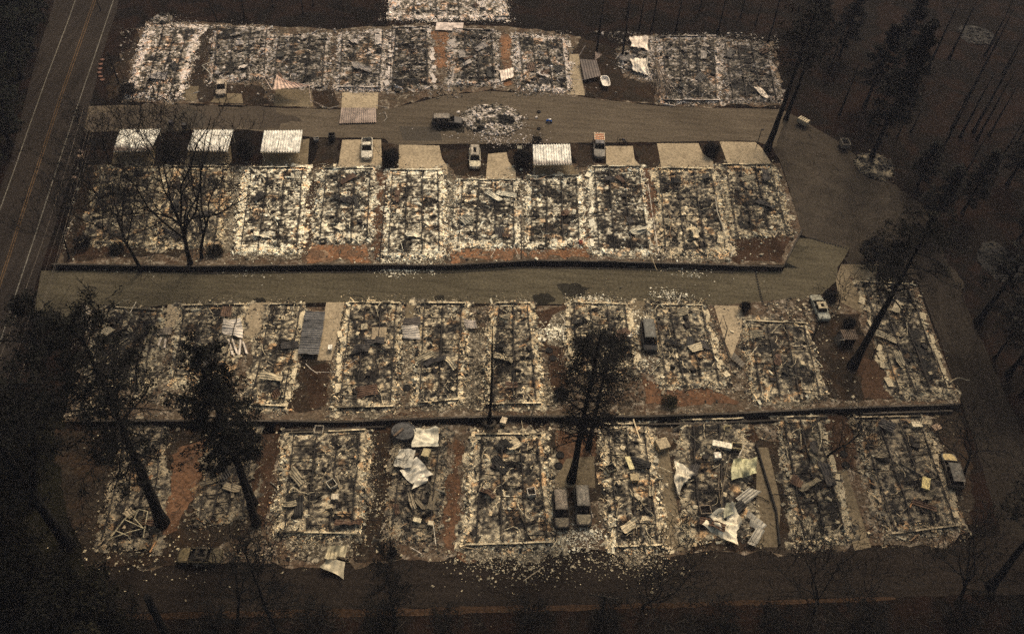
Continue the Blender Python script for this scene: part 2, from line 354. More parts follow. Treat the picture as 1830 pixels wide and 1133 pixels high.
# raised blocks with their lots
def terrace_mesh(name, t, mat):
    nx, ny = 140, 24; V = []; Q = []
    for j in range(ny + 1):
        f = j / ny
        for i in range(nx + 1):
            x0, x1 = t.l[:, 0].min(), t.r[:, 0].max()
            x = x0 + (x1 - x0) * i / nx
            for _ in range(4):
                y = t.yN(x) + (t.yS(x) - t.yN(x)) * f
                x = t.xL(y) + (t.xR(y) - t.xL(y)) * i / nx
            side = min(1, max(0, (x - t.xL(y)) / 6.0))
            V.append((x, y, t.H * f * side + 0.030))
    n = nx + 1
    for j in range(ny):
        for i in range(nx): Q.append((j * n + i + n, j * n + i + n + 1, j * n + i + 1, j * n + i))
    V = np.array(V); ring = [j * n for j in range(ny + 1)] + [ny * n + i for i in range(1, nx + 1)] + [j * n + nx for j in range(ny - 1, -1, -1)]
    m = len(V); lowv = V[ring].copy(); lowv[:, 2] = -0.3; V = np.vstack([V, lowv])
    Q += [(ring[k], m + k, m + k + 1, ring[k + 1]) for k in range(len(ring) - 1)]
    return struct(name, Geo().add(V, Q), mat)
terrace_mesh('ground_bank', T2, M_LOT)
terrace_mesh('ground_bank', T3, M_LOT)
sheet('ground_lots', [(205, 120), (262, 38), (420, 44), (620, 52), (700, 44), (900, 48), (1040, 66), (1060, 100), (1100, 92), (1130, 62), (1380, 74), (1398, 190),
                      (1300, 192), (1170, 188), (1045, 172), (1000, 167), (870, 163), (800, 169), (745, 182), (690, 196), (480, 191), (215, 186)], M_LOT, 0.036, 0.4, 1.2, seed=11)
sheet('ground_lots', [(110, 770), (600, 770), (870, 760), (1150, 760), (1300, 754), (1480, 746), (1712, 738), (1724, 840), (1734, 945), (1700, 972), (1390, 984), (1230, 984), (1190, 992), (1010, 985),
                      (830, 992), (640, 1006), (400, 1016), (160, 1012)], M_LOT, 0.036, 0.4, 1.2, seed=12)
SD = 50; POLYS = []
def lot(mat, pts, name='soil', z=0.05, jit=0.3, step=0.7):
    global SD
    SD += 1; POLYS.append(([G(*p)[:2] for p in pts], mat)); return sheet(name, pts, mat, z, jit, step, 1.6, seed=SD)
def drive(pts, mat=None): return lot(mat or M_CONC, pts, 'driveway', 0.072, 0.02, 3.0)
# sooty / dark stretches
lot(M_LOTD, [(205, 120), (262, 38), (250, 60), (232, 130), (225, 180), (190, 180)])
lot(M_LOTD, [(1040, 66), (1105, 92), (1110, 140), (1175, 150), (1172, 186), (1048, 172), (1045, 130), (1020, 95)])
lot(M_LOTD, [(358, 48), (378, 48), (366, 150), (430, 150), (470, 155), (485, 190), (350, 186), (345, 150)])
lot(M_LOTD, [(555, 160), (600, 160), (606, 192), (560, 192)])
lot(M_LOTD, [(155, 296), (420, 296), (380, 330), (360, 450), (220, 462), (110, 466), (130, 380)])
lot(M_LOTD, [(565, 250), (608, 250), (600, 298), (560, 300)]); lot(M_LOTD, [(680, 250), (713, 258), (710, 303), (678, 303)])
lot(M_LOTD, [(786, 262), (870, 272), (868, 318), (820, 320), (802, 300)]); lot(M_LOTD, [(905, 272), (952, 262), (955, 312), (920, 320)])
lot(M_LOTD, [(1020, 258), (1078, 262), (1060, 298), (1030, 300)]); lot(M_LOTD, [(1132, 260), (1175, 258), (1180, 300), (1150, 300)])
lot(M_LOTD, [(1250, 256), (1287, 254), (1302, 296), (1276, 300)])
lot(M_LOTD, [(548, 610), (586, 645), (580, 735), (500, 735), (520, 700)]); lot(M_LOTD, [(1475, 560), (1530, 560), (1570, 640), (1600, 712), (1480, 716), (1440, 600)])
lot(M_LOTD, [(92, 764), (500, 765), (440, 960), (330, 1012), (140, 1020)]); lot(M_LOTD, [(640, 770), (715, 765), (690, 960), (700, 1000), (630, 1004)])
lot(M_LOTD, [(1655, 745), (1718, 734), (1745, 940), (1722, 972)]); lot(M_LOTD, [(970, 780), (1070, 775), (1090, 900), (990, 890)])
lot(M_LOTD, [(1196, 800), (1215, 780), (1390, 790), (1420, 984), (1230, 984)])
# red soil
lot(M_RED, [(558, 436), (655, 438), (664, 470), (552, 470)], z=.06); lot(M_RED, [(805, 440), (935, 440), (932, 466), (860, 470), (800, 474)], z=.06)
lot(M_REDD, [(1310, 426), (1418, 424), (1397, 474), (1308, 474)], z=.06); lot(M_RED, [(1036, 430), (1056, 420), (1058, 466), (940, 462), (945, 446)], z=.06)
lot(M_REDM, [(672, 310), (690, 308), (680, 460), (668, 460)], z=.06); lot(M_REDD, [(548, 330), (572, 320), (556, 440), (540, 450)], z=.06)
lot(M_REDM, [(1148, 300), (1168, 300), (1182, 462), (1166, 462)], z=.06); lot(M_REDM, [(806, 790), (828, 782), (824, 880), (822, 985), (786, 968), (798, 870)], z=.06)
lot(M_REDM, [(318, 800), (372, 790), (352, 870), (322, 950), (288, 960), (302, 890)], z=.06); lot(M_REDD, [(462, 762), (510, 762), (490, 880), (470, 950), (450, 900)], z=.06)
lot(M_REDM, [(1148, 668), (1180, 690), (1300, 706), (1330, 720), (1180, 728), (1145, 720)], z=.06); lot(M_REDD, [(1465, 745), (1522, 745), (1530, 840), (1482, 840)], z=.06)
lot(M_REDD, [(955, 560), (1010, 545), (1016, 700), (985, 725), (978, 650)], z=.06); lot(M_RED, [(772, 56), (804, 58), (800, 120), (775, 120)], z=.06)
lot(M_RED, [(890, 62), (914, 64), (916, 156), (900, 156)], z=.06); lot(M_REDD, [(470, 760), (700, 760), (700, 775), (470, 775)], z=.06)
lot(M_REDM, [(1000, 770), (1065, 770), (1062, 830), (990, 830)], z=.06); lot(M_REDD, [(1300, 752), (1350, 752), (1350, 790), (1320, 790)], z=.06)
lot(M_REDD, [(1530, 640), (1590, 640), (1605, 712), (1540, 712)], z=.06); lot(M_REDD, [(560, 650), (590, 650), (590, 730), (556, 730)], z=.06)
lot(M_REDM, [(655, 800), (675, 800), (640, 900), (645, 850)], z=.06); lot(M_REDM, [(820, 975), (880, 990), (840, 1003), (822, 1000)], z=.06)
lot(M_REDD, [(140, 400), (165, 420), (240, 455), (130, 460)], z=.06); lot(M_REDD, [(700, 745), (740, 742), (744, 760), (702, 762)], z=.06)
M_ASHP = ground_mat('ash_covered_ground', (0.085, 0.068, 0.047), 0.4, 0.5, dust=(0.50, 0.42, 0.30), dustamt=0.9, sc=4.0, dsc=2.4, dth=0.50)
for P_ in ([(600, 715), (715, 715), (712, 742), (596, 742)], [(745, 712), (845, 712), (850, 738), (748, 738)], [(860, 710), (985, 705), (985, 735), (862, 738)], [(1345, 705), (1475, 705), (1478, 722), (1350, 724)], [(1590, 700), (1705, 695), (1708, 716), (1600, 718)],
           [(500, 950), (650, 950), (640, 985), (560, 994), (520, 985)], [(835, 972), (1000, 968), (985, 992), (930, 1008), (880, 1000), (840, 992)], [(1095, 972), (1190, 972), (1180, 990), (1140, 1006), (1110, 995)], [(418, 440), (545, 440), (540, 462), (425, 462)], [(690, 452), (795, 452), (795, 472), (685, 472)],
           [(1062, 448), (1300, 450), (1300, 470), (1062, 468)], [(985, 565), (1022, 560), (1024, 620), (990, 612)], [(1118, 560), (1160, 560), (1150, 660), (1126, 660)], [(715, 600), (748, 600), (745, 700), (712, 700)], [(835, 590), (870, 590), (862, 720), (826, 715)], [(400, 300), (440, 300), (430, 440), (398, 440)],
           [(790, 310), (822, 320), (812, 440), (792, 440)], [(925, 320), (946, 320), (944, 440), (930, 440)], [(1275, 310), (1292, 305), (1312, 425), (1302, 440)], [(645, 780), (672, 790), (650, 960), (640, 950)], [(968, 780), (985, 790), (1000, 880), (985, 960)], [(270, 600), (300, 600), (296, 690), (268, 690)]):
    lot(M_ASHP, P_, 'soil', .064, .6, .6)
for P_ in ([(950, 530), (985, 528), (996, 536), (985, 543), (958, 542)], [(1000, 512), (1030, 510), (1050, 520), (1042, 530), (1010, 528)], [(1205, 530), (1245, 534), (1262, 546), (1240, 550), (1200, 545)], [(770, 532), (792, 530), (800, 541), (775, 543)], [(448, 534), (475, 530), (480, 541), (452, 543)], [(780, 226), (830, 226), (826, 238), (776, 236)]):
    lot(M_SOOT, P_, 'soot_patch', .032, .3, .5)
# concrete
drive([(612, 251), (681, 250), (683, 300), (604, 300)]); drive([(713, 260), (785, 261), (790, 284), (799, 298), (800, 312), (712, 304)])
drive([(872, 276), (905, 273), (909, 290), (922, 306), (921, 322), (868, 322)]); drive([(1082, 262), (1131, 262), (1134, 285), (1148, 302), (1084, 302)])
drive([(1174, 257), (1248, 257), (1256, 275), (1274, 288), (1276, 303), (1182, 302)]); drive([(1286, 254), (1350, 255), (1362, 266), (1380, 296), (1302, 298)])
drive([(543, 250), (553, 249), (550, 296), (468, 296), (472, 270)], M_CONCD); drive([(952, 290), (1018, 290), (1036, 312), (952, 314)], M_CONCD)
drive([(205, 262), (280, 262), (275, 294), (200, 294)], M_CONCD); drive([(340, 262), (412, 262), (415, 293), (330, 294)], M_CONCD)
drive([(300, 545), (333, 543), (316, 600), (290, 600)]); drive([(444, 542), (484, 541), (462, 600), (432, 618)]); drive([(583, 541), (616, 541), (604, 600), (592, 644), (567, 644)])
drive([(727, 542), (753, 541), (744, 600), (720, 600)], M_CONCD); drive([(1122, 538), (1152, 538), (1156, 566), (1130, 572)], M_CONCD)
drive([(1276, 547), (1327, 547), (1326, 590), (1308, 640), (1296, 612)]); drive([(1503, 473), (1572, 473), (1560, 510), (1540, 560), (1500, 540), (1493, 500)], M_CONCD)
drive([(1160, 800), (1194, 800), (1222, 984), (1190, 984)], M_CONCD); drive([(1480, 842), (1512, 840), (1557, 978), (1527, 984)], M_CONCD)
drive([(1352, 800), (1372, 800), (1395, 900), (1390, 978), (1350, 978)], M_CONCD)
drive([(1018, 98), (1034, 98), (1045, 172), (1013, 169)]); drive([(493, 160), (556, 162), (560, 192), (490, 190)], M_CONCD); drive([(612, 166), (676, 166), (675, 196), (610, 196)], M_CONC)
drive([(388, 168), (432, 168), (435, 186), (376, 184)], M_CONCD); drive([(330, 155), (356, 155), (350, 182), (318, 180)], M_CONCD)
drive([(1012, 820), (1062, 815), (1064, 872), (985, 870)], M_CONCD)
# ------------------------------------------------------------------ burned homes
PAL = dict(white=(0.80, 0.71, 0.53), pink=(0.58, 0.49, 0.42), tan=(0.60, 0.49, 0.32), dim=(0.34, 0.27, 0.175))
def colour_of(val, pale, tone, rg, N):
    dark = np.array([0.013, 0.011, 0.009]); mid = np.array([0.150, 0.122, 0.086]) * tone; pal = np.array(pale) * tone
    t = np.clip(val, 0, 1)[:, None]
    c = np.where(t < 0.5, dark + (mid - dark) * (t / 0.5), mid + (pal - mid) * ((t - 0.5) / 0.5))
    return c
def field(x, y, e, u, wid, v, leng, seed, dark, beams, edge=0.30):
    a = fbm(x, y, 0.9, seed, 2); b = vn(x, y, 0.3, seed + 5); L = fbm(x, y, 2.4, seed + 9, 2)
    val = 0.5 + (a - 0.5) * 0.85 + (b - 0.5) * 1.2 + (0.57 - dark) * 0.9 - 0.11 * (e > 1.0)
    val = val + edge * np.exp(-((e - 0.25) / 0.8) ** 2) * (vn(x, y, 2.2, seed + 31) * 1.6)
    val = val - 0.50 * np.clip((L - 0.60) / 0.1, 0, 1) * (e > 0.6)
    if beams:
        for k in beams:
            val = val - 0.34 * np.exp(-((u * wid - k * wid) / 0.22) ** 2) * (e > -0.2)
        val = val - 0.12 * (np.sin(v * leng * 2 * math.pi / 1.25 + seed) > 0.55) * (e > 0.5)
    return val
def bil(c, u, v):
    u = u[:, None]; v = v[:, None]
    return (c[0] * (1 - u) + c[1] * u) * (1 - v) + (c[3] * (1 - u) + c[2] * u) * v

RS = 100; RUINS = []
def ruin(label, quad, pale='white', tone=1.0, dark=0.5, beams=(0.06, 0.34, 0.64, 0.94), cross=9, spill=(0, 0, 0, 0), end_n=True, end_s=False, sid=(0, 0), strips=14,
         group='burned-out mobile homes of the park', name='burned_home', dens=1.0, bold=False):
    global RS
    RS += 7; seed = RS; rg = np.random.default_rng(seed)
    c = np.array([G(*q)[:2] for q in quad]); wid = (np.linalg.norm(c[1] - c[0]) + np.linalg.norm(c[2] - c[3])) / 2; leng = (np.linalg.norm(c[3] - c[0]) + np.linalg.norm(c[2] - c[1])) / 2
    ctr = c.mean(0); base = np.array([ctr[0], ctr[1], float(hgt(np.array(ctr[0]), np.array(ctr[1])))])
    pale_c = PAL[pale]
    root = thing(name, label, 'burned home' if name == 'burned_home' else 'rubble', base, 0, group)
    def E(u, v): return np.minimum(np.minimum(u * wid, (1 - u) * wid), np.minimum(v * leng, (1 - v) * leng))
    # ash bed
    m = 1.7; res = 0.17; nu, nv = int((wid + 2 * m) / res), int((leng + 2 * m) / res)
    uu = np.linspace(-m / wid, 1 + m / wid, nu); vv = np.linspace(-m / leng, 1 + m / leng, nv)
    U, V_ = np.meshgrid(uu, vv); U = U.ravel() + rg.uniform(-.06, .06, nu * nv) / wid; V_ = V_.ravel() + rg.uniform(-.06, .06, nu * nv) / leng
    XY = bil(c, U, V_); x, y = XY[:, 0], XY[:, 1]; e = E(U, V_)
    val = field(x, y, e, U, wid, V_, leng, seed, dark, beams)
    hh = 0.03 + np.clip((e + .6) / 1.2, 0, 1) * (0.30 * fbm(x, y, 0.9, seed + 3, 3) + 0.28 * np.clip(fbm(x, y, 2.6, seed + 4, 2) - 0.45, 0, 1)) + 0.10 * rg.uniform(0, 1, len(x)) * (e > 0)
    Z = hgt(x, y) + 0.05 + hh
    keep = (e + 3.6 * (fbm(x, y, 1.6, seed + 6, 3) - 0.5)) > -0.75
    cc = colour_of(val, pale_c, tone, rg, len(x)); rust = fbm(x, y, 1.7, seed + 8, 2) > 0.68
    cc[rust] = cc[rust] * np.array([1.08, 0.84, 0.66])
    idx = np.arange(nu * nv).reshape(nv, nu)
    q = np.stack([idx[1:, :-1].ravel(), idx[1:, 1:].ravel(), idx[:-1, 1:].ravel(), idx[:-1, :-1].ravel()], 1)
    q = q[keep[q].all(1)]
    used, inv = np.unique(q, return_inverse=True)
    put('ash_bed', Geo().add(np.column_stack([x, y, Z])[used], inv.reshape(-1, 4), C=cc[used]), M_DEB, root, base)
    # rubble: interior, rim and spill outside
    area = wid * leng; n1 = int(area * 17 * dens); n2 = int((wid + leng) * 2 * 22 * dens)
    u = [rg.uniform(-.02, 1.02, n1)]; v = [rg.uniform(-.01, 1.01, n1)]
    side = rg.integers(0, 4, n2); tt = rg.uniform(-.03, 1.03, n2); off = rg.normal(-0.35, 0.95, n2)
    u.append(np.where(side == 0, off / wid, np.where(side == 1, 1 - off / wid, tt))); v.append(np.where(side == 2, off / leng, np.where(side == 3, 1 - off / leng, tt)))
    for k, amt in enumerate(spill):          # north, east, south, west
        if amt:
            n3 = int(amt * (wid if k in (0, 2) else leng) * 60); dd = rg.exponential(amt * 0.62, n3); tt = np.clip(rg.normal(0.5, 0.28, n3), -.1, 1.1)
            u.append([tt, 1 + dd / wid, tt, -dd / wid][k]); v.append([-dd / leng, tt, 1 + dd / leng, tt][k])
    u = np.concatenate(u); v = np.concatenate(v); XY = bil(c, u, v); sm = fbm(XY[:, 0], XY[:, 1], 2.8, seed + 41, 2); kk = (sm < .53) | (rg.uniform(0, 1, len(u)) < .28) | (E(u, v) < .3); u = u[kk]; v = v[kk]; N = len(u)
    XY = bil(c, u, v); x, y = XY[:, 0], XY[:, 1]; e = E(u, v)
    val = field(x, y, e, u, wid, v, leng, seed, dark, beams) + rg.normal(0, 0.34, N)
    val = np.where(e < -0.9, np.clip(val, 0.30, .85), val)
    sz = np.exp(rg.normal(-2.0, 0.5, N)) * np.where(e < -0.8, 0.45, 1.0); sz = np.clip(sz, 0.06, 0.6)
    asp = np.exp(rg.normal(0, 0.6, N)); S = np.column_stack([sz * asp, sz / asp, sz * rg.uniform(0.15, 0.7, N)])
    inner = np.clip((e + .6) / 1.2, 0, 1)
    z = hgt(x, y) + 0.07 + inner * (0.30 * fbm(x, y, 0.9, seed + 3, 3) + 0.28 * np.clip(fbm(x, y, 2.6, seed + 4, 2) - 0.45, 0, 1)) + S[:, 2] * 0.25
    C = colour_of(val, pale_c, tone * 1.18, rg, N) * rg.uniform(0.75, 1.25, (N, 1))
    odd = rg.uniform(0, 1, N); C[odd < 0.03] = C[odd < 0.03] * np.array([1.0, 0.7, 0.52]); C = C * (1 + rg.uniform(-1, 1, (N, 1)) * np.array([[.10, 0, -.12]]))
    tl = rg.uniform(-.5, .5, (2, N)) + (rg.uniform(0, 1, (2, N)) < 0.08) * rg.uniform(-.9, .9, (2, N))
    g = Geo().chips(np.column_stack([x, y, z]), S, rg.uniform(0, math.pi, N), tl[0], tl[1], C)
    put('rubble', g, M_DEB, root, base)['kind'] = 'stuff'
    # frame
    d = (c[3] + c[2] - c[0] - c[1]); d /= np.linalg.norm(d); rz = math.atan2(d[1], d[0])
    def at(u_, v_, zz):
        p = bil(c, np.array([u_]), np.array([v_]))[0]; return np.array([p[0], p[1], float(hgt(p[0], p[1])) + zz])
    if beams:
        for k in beams:
            g = Geo(); vs = np.linspace(0.03, 0.97, 9) if not bold else np.linspace(0.02, 0.98, 9)
            skip = rg.integers(0, 12)
            for i in range(8):
                a, b = at(k + rg.normal(0, .006), vs[i], (.3 if i == skip else 0.62) + rg.uniform(-.06, .06)), at(k + rg.normal(0, .006), vs[i + 1], 0.62 + rg.uniform(-.06, .06))
                mid = (a + b) / 2; L = np.linalg.norm(b - a); az = math.atan2(b[1] - a[1], b[0] - a[0])
                colr = np.array([0.018, 0.014, 0.011]) * rg.uniform(.6, 1.8)
                g.box(mid, (L, 0.12, 0.03), az, colr); g.box(mid - [0, 0, .1], (L, 0.03, 0.18), az, colr)
            put('chassis_beam', g, M_STEEL, root, base)
        n = cross if not bold else int(leng / 1.0)
        for i in range(n):
            vv_ = (i + 0.5) / n + rg.normal(0, .008); j = int(rg.integers(0, len(beams) - 1)) if not bold else i % (len(beams) - 1)
            a, b = at(beams[j], vv_, 0.6), at(beams[j + 1], vv_ + rg.normal(0, .012), 0.58 + rg.uniform(-.15, .1))
            g = Geo().segs([a], [b], 0.075, 0.07, 4, (0.018, 0.014, 0.011))
            put('cross_member', g, M_STEEL, root, base)
    for flag, vv_ in ((end_n, -0.006), (end_s, 1.006)):
        if flag:
            g = Geo(); us = np.linspace(0.02, 0.98, 7)
            for i in range(6):
                a, b = at(us[i] - .012, vv_, 0.5), at(us[i + 1] + .01, vv_, 0.5 + rg.uniform(-.06, .06)); mid = (a + b) / 2; L = np.linalg.norm(b - a); az = math.atan2(b[1] - a[1], b[0] - a[0])
                g.box(mid, (L, 0.20, 0.06), az + rg.normal(0, .02), np.array(pale_c) * tone * (rg.uniform(.6, 1.1) if rg.uniform() < .6 else .15)); g.box(mid - [0, 0, .26], (L, 0.05, 0.42), az, (0.02, 0.016, 0.012))
            put('end_beam', g, M_STEEL, root, base)
    for k in (0, 1):
        if sid[k]:
            n = 12
            for i in range(n):
                if rg.uniform() < 0.32: continue
                u_ = -0.03 if k == 0 else 1.03
                p = at(u_ + rg.normal(0, .03), 0.06 + 0.88 * (i + .5) / n, 0.22 + rg.uniform(0, .1))
                g = Geo().box(p, (leng / n * rg.uniform(.7, .95), rg.uniform(.5, .95), 0.05), rz + rg.normal(0, .22), np.array(pale_c) * tone * rg.uniform(.8, 1.2), (rg.normal(0, .12), rg.normal(0, .08)))
                put('siding_board', g, M_DEB, root, base)
    # bent strips, pipes and wires
    g = Geo()
    for i in range(strips * 3):
        p = at(rg.uniform(-.05, 1.05), rg.uniform(-.02, 1.02), 0.45); a = rg.uniform(0, 2 * math.pi); L = rg.uniform(.8, 3.8); n = 7; P_ = []
        cur = rg.normal(0, .5)
        for k in range(n):
            P_.append(p.copy()); p = p + np.array([math.cos(a), math.sin(a), 0]) * L / n; a += cur / 2 + rg.normal(0, .22); p[2] += rg.normal(0, .06)
        br = rg.uniform()
        g.tube(P_, rg.uniform(.025, .065), 4, (np.array(pale_c) * tone * rg.uniform(.7, 1.3)) if br < .5 else (0.02, 0.016, 0.013), cap=False)
    put('twisted_strips', g, M_STEEL, root, base)['kind'] = 'stuff'
    # a few bigger burnt lumps (collapsed fittings)
    g = Geo(); n = int(7 * dens)
    for i in range(n):
        p = at(rg.uniform(.08, .92), rg.uniform(.08, .92), 0.35); s_ = rg.uniform(.4, .9)
        cl = (0.018, 0.014, 0.011) if rg.uniform() < .7 else np.array(pale_c) * tone * .8
        g.box(p, (s_, s_ * rg.uniform(.5, 1), s_ * rg.uniform(.3, .8)), rg.uniform(0, 3), cl, (rg.normal(0, .3), rg.normal(0, .3)))
    put('burnt_fitting', g, M_STEEL, root, base)['kind'] = 'stuff'
    RUINS.append((root, c, wid, leng, np.array(pale_c) * tone, seed, base)); return root

B3 = (0.05, 0.5, 0.95)  # homes near the view borders get lower tone, painting in its edge darkening
R1 = 'burned-out mobile homes along the upper road'
ruin('pale ash ruin nearest the highway in the farthest row', [(268, 50), (358, 50), (322, 176), (232, 172)], 'pink', 1.25, .40, spill=(1.5, 0, .8, .6), beams=(.3, .55, .8), group=R1, end_n=False)
ruin('burned home behind the burnt car parked by the upper road', [(385, 50), (484, 52), (478, 138), (376, 146)], 'pink', .95, .56, group=R1, end_n=False, spill=(0, 0, 1, 0))
ruin('burned home directly behind the crumpled peach carport roof', [(494, 68), (588, 62), (582, 158), (484, 152)], 'pink', .85, .60, group=R1, end_n=False)
ruin('burned home behind the slab of the fallen grey carport roof', [(608, 62), (690, 60), (682, 160), (603, 158)], 'pink', 1.0, .48, group=R1, spill=(0, 0, 1, 0), end_s=True, end_n=False)
ruin('narrow burned home with ribbed floor frame left of the pinkish path', [(702, 54), (768, 52), (772, 158), (694, 162)], 'pink', .9, .60, B3 if 0 else (.1, .5, .9), 14, group=R1, bold=True, sid=(1, 1))
ruin('burned home right of the pinkish path, above the round rubble island', [(808, 56), (884, 58), (890, 152), (804, 152)], 'pink', .9, .58, (.3, .6, .92), group=R1)
ruin('pale burned home between reddish strip and pale drive with flat panels', [(922, 64), (1008, 72), (1018, 164), (932, 158)], 'pink', 1.1, .44, group=R1, spill=(0, 0, .8, .5), end_n=False)
ruin('small scorched ruin heaped with crumpled white sheet by the dark drive', [(1108, 100), (1165, 72), (1163, 140), (1112, 122)], 'pink', .8, .55, (), 0, group=R1, end_n=False, dens=.9)
ruin('burned home in the farthest row with the fan of bent ribs at its left side', [(1178, 70), (1280, 68), (1286, 182), (1184, 182)], 'pink', .9, .56, group=R1, spill=(.5, 0, .5, 0), end_s=True)
ruin('last burned home of the farthest row, nearest the dark pines', [(1290, 76), (1370, 82), (1392, 180), (1304, 182)], 'pink', .6, .62, group=R1, end_n=False)
ruin('wide pale ruin cut off by the top edge of the view', [(705, -40), (895, -40), (900, 34), (698, 34)], 'pink', 1.35, .38, (.2, .4, .6, .8), 4, group=R1, end_n=False, spill=(0, .8, .8, 0), sid=(0, 0))
R2 = 'burned-out mobile homes of the second row'
ruin('dim burned home under the bare oaks, nearest the highway', [(185, 302), (295, 302), (262, 440), (150, 436)], 'tan', .58, 0.53, group=R2, strips=18, end_n=False)
ruin('burned home behind the second carport, seen through bare branches', [(305, 302), (408, 302), (392, 440), (275, 440)], 'tan', .9, 0.47, group=R2)
ruin('brightest white-ash ruin in front of the third carport', [(445, 304), (548, 303), (538, 450), (425, 448)], 'white', 1.15, 0.37, group=R2, spill=(0, 0, .6, 1.2))
ruin('burned home in front of the white pickup with a tyre in its bed', [(580, 305), (668, 305), (662, 428), (566, 430)], 'white', .95, 0.45, group=R2, spill=(.8, 0, .5, 1))
ruin('white-ash burned home below the wide empty concrete pad', [(697, 308), (788, 308), (792, 456), (688, 460)], 'white', 1.1, 0.41, group=R2, bold=True, spill=(0, .8, .8, 0))
ruin('burned home in front of the pickup with pale hood', [(822, 326), (922, 326), (926, 440), (812, 440)], 'white', 1.0, 0.45, group=R2, spill=(0, 0, .5, .8))
ruin('burned home in front of the lone white carport of the second row', [(946, 320), (1035, 318), (1040, 438), (944, 440)], 'white', 1.05, 0.43, group=R2, spill=(0, .3, .6, .3))
ruin('burned home with ladder-like joists in front of the orange-topped truck', [(1057, 302), (1146, 302), (1164, 452), (1064, 452)], 'white', .95, 0.53, group=R2, bold=True, sid=(1, 0))
ruin('burned home between the long thin pole and the last home of the second row', [(1172, 305), (1274, 306), (1304, 452), (1182, 456)], 'tan', 1.1, 0.47, group=R2, spill=(0, 0, .5, 0))
ruin('rightmost burned home of the second row, above the dark red soil corner', [(1290, 298), (1380, 299), (1410, 416), (1310, 424)], 'tan', .9, 0.51, group=R2, spill=(0, .5, .3, 0))
R3 = 'burned-out mobile homes of the third row'
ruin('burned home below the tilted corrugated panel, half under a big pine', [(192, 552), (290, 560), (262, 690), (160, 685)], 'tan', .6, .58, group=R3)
ruin('burned home beside the crumpled corrugated sheet and pale drive', [(326, 550), (438, 548), (400, 685), (305, 685)], 'tan', .9, .54, group=R3)
ruin('narrow burned home with white siding strip left of the dark corrugated sheets', [(482, 548), (544, 548), (512, 728), (442, 724)], 'tan', .95, .56, (.1, .5, .92), group=R3, sid=(0, 1), end_s=True)
ruin('burned home between the dark corrugated sheets and the whitish fallen panel', [(624, 545), (714, 546), (704, 728), (602, 730)], 'tan', 1.0, .52, group=R3, sid=(1, 0), spill=(0, .8, 0, .8), end_s=True)
ruin('narrow burned home left of the tall thin snag', [(752, 546), (832, 546), (822, 715), (745, 722)], 'tan', 1.0, .54, (.08, .5, .92), group=R3, spill=(0, .8, 0, .8), end_s=True)
ruin('burned home seen behind the tall thin snag', [(886, 546), (948, 546), (968, 722), (868, 724)], 'tan', 1.0, .50, (.1, .5, .9), group=R3, spill=(0, .5, 0, 1), end_s=True)
ruin('burned home hidden behind the dense double-trunked burnt pine', [(1020, 545), (1120, 548), (1138, 660), (1024, 664)], 'tan', .95, .52, group=R3, spill=(1.6, .6, 0, .8), sid=(1, 1))
ruin('burned home to the right of the dark burnt van', [(1164, 548), (1256, 550), (1292, 685), (1184, 690)], 'tan', .9, .56, group=R3, spill=(1.8, .8, .5, 0), sid=(0, 1))
ruin('burned home left of the yard with the parked sedan', [(1332, 577), (1440, 582), (1470, 708), (1352, 712)], 'tan', .8, .54, group=R3, spill=(0, 0, 0, .8), sid=(0, 0))
ruin('burned home behind the leaning big pine, last before the side road', [(1535, 508), (1622, 512), (1696, 700), (1600, 706)], 'tan', .58, .56, group=R3, bold=True, sid=(1, 1))
R4 = 'burned-out mobile homes of the nearest row'
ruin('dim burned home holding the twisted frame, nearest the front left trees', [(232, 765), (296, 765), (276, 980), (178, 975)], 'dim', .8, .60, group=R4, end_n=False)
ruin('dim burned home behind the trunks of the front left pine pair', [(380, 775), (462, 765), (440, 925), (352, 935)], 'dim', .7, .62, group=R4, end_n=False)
ruin('wide burned home just left of the crumpled pale sheets on the front road', [(516, 778), (655, 772), (640, 955), (498, 952)], 'tan', .85, .52, (.08, .36, .64, .92), group=R4, spill=(0, 1, 1.5, .6), end_s=True)
ruin('dark burned home under the heap of white crumpled sheets', [(716, 765), (796, 772), (775, 958), (692, 958)], 'dim', .9, .66, (.1, .5, .9), group=R4, end_n=False, spill=(0, .3, .5, 0))
ruin('burned home just left of the two parked burnt cars', [(848, 780), (968, 780), (990, 970), (832, 975)], 'tan', 1.0, .48, (.12, .4, .68, .92), group=R4, spill=(0, .5, 2.0, .3), end_s=True)
ruin('narrow burned home just right of the two parked burnt cars', [(1078, 762), (1156, 762), (1184, 975), (1096, 978)], 'tan', 1.05, .50, (.1, .5, .9), group=R4, spill=(0, .5, 1.9, .5), end_s=True)
ruin('dark burned lot strewn with white sheets and corrugated strips', [(1215, 755), (1328, 752), (1340, 960), (1225, 965)], 'tan', .7, .62, (.2, .6), 4, group=R4, end_n=True, dens=.8)
ruin('burned home between the black fence line and the pale drive', [(1392, 750), (1462, 748), (1516, 955), (1428, 970)], 'tan', .62, .58, (.1, .5, .9), group=R4, spill=(0, .3, .8, .5), sid=(0, 1))
ruin('last burned home of the nearest row, beside the car facing away', [(1525, 750), (1645, 748), (1712, 940), (1590, 955)], 'dim', .85, .56, group=R4, spill=(0, .5, .8, .5), sid=(0, 1), end_s=True)

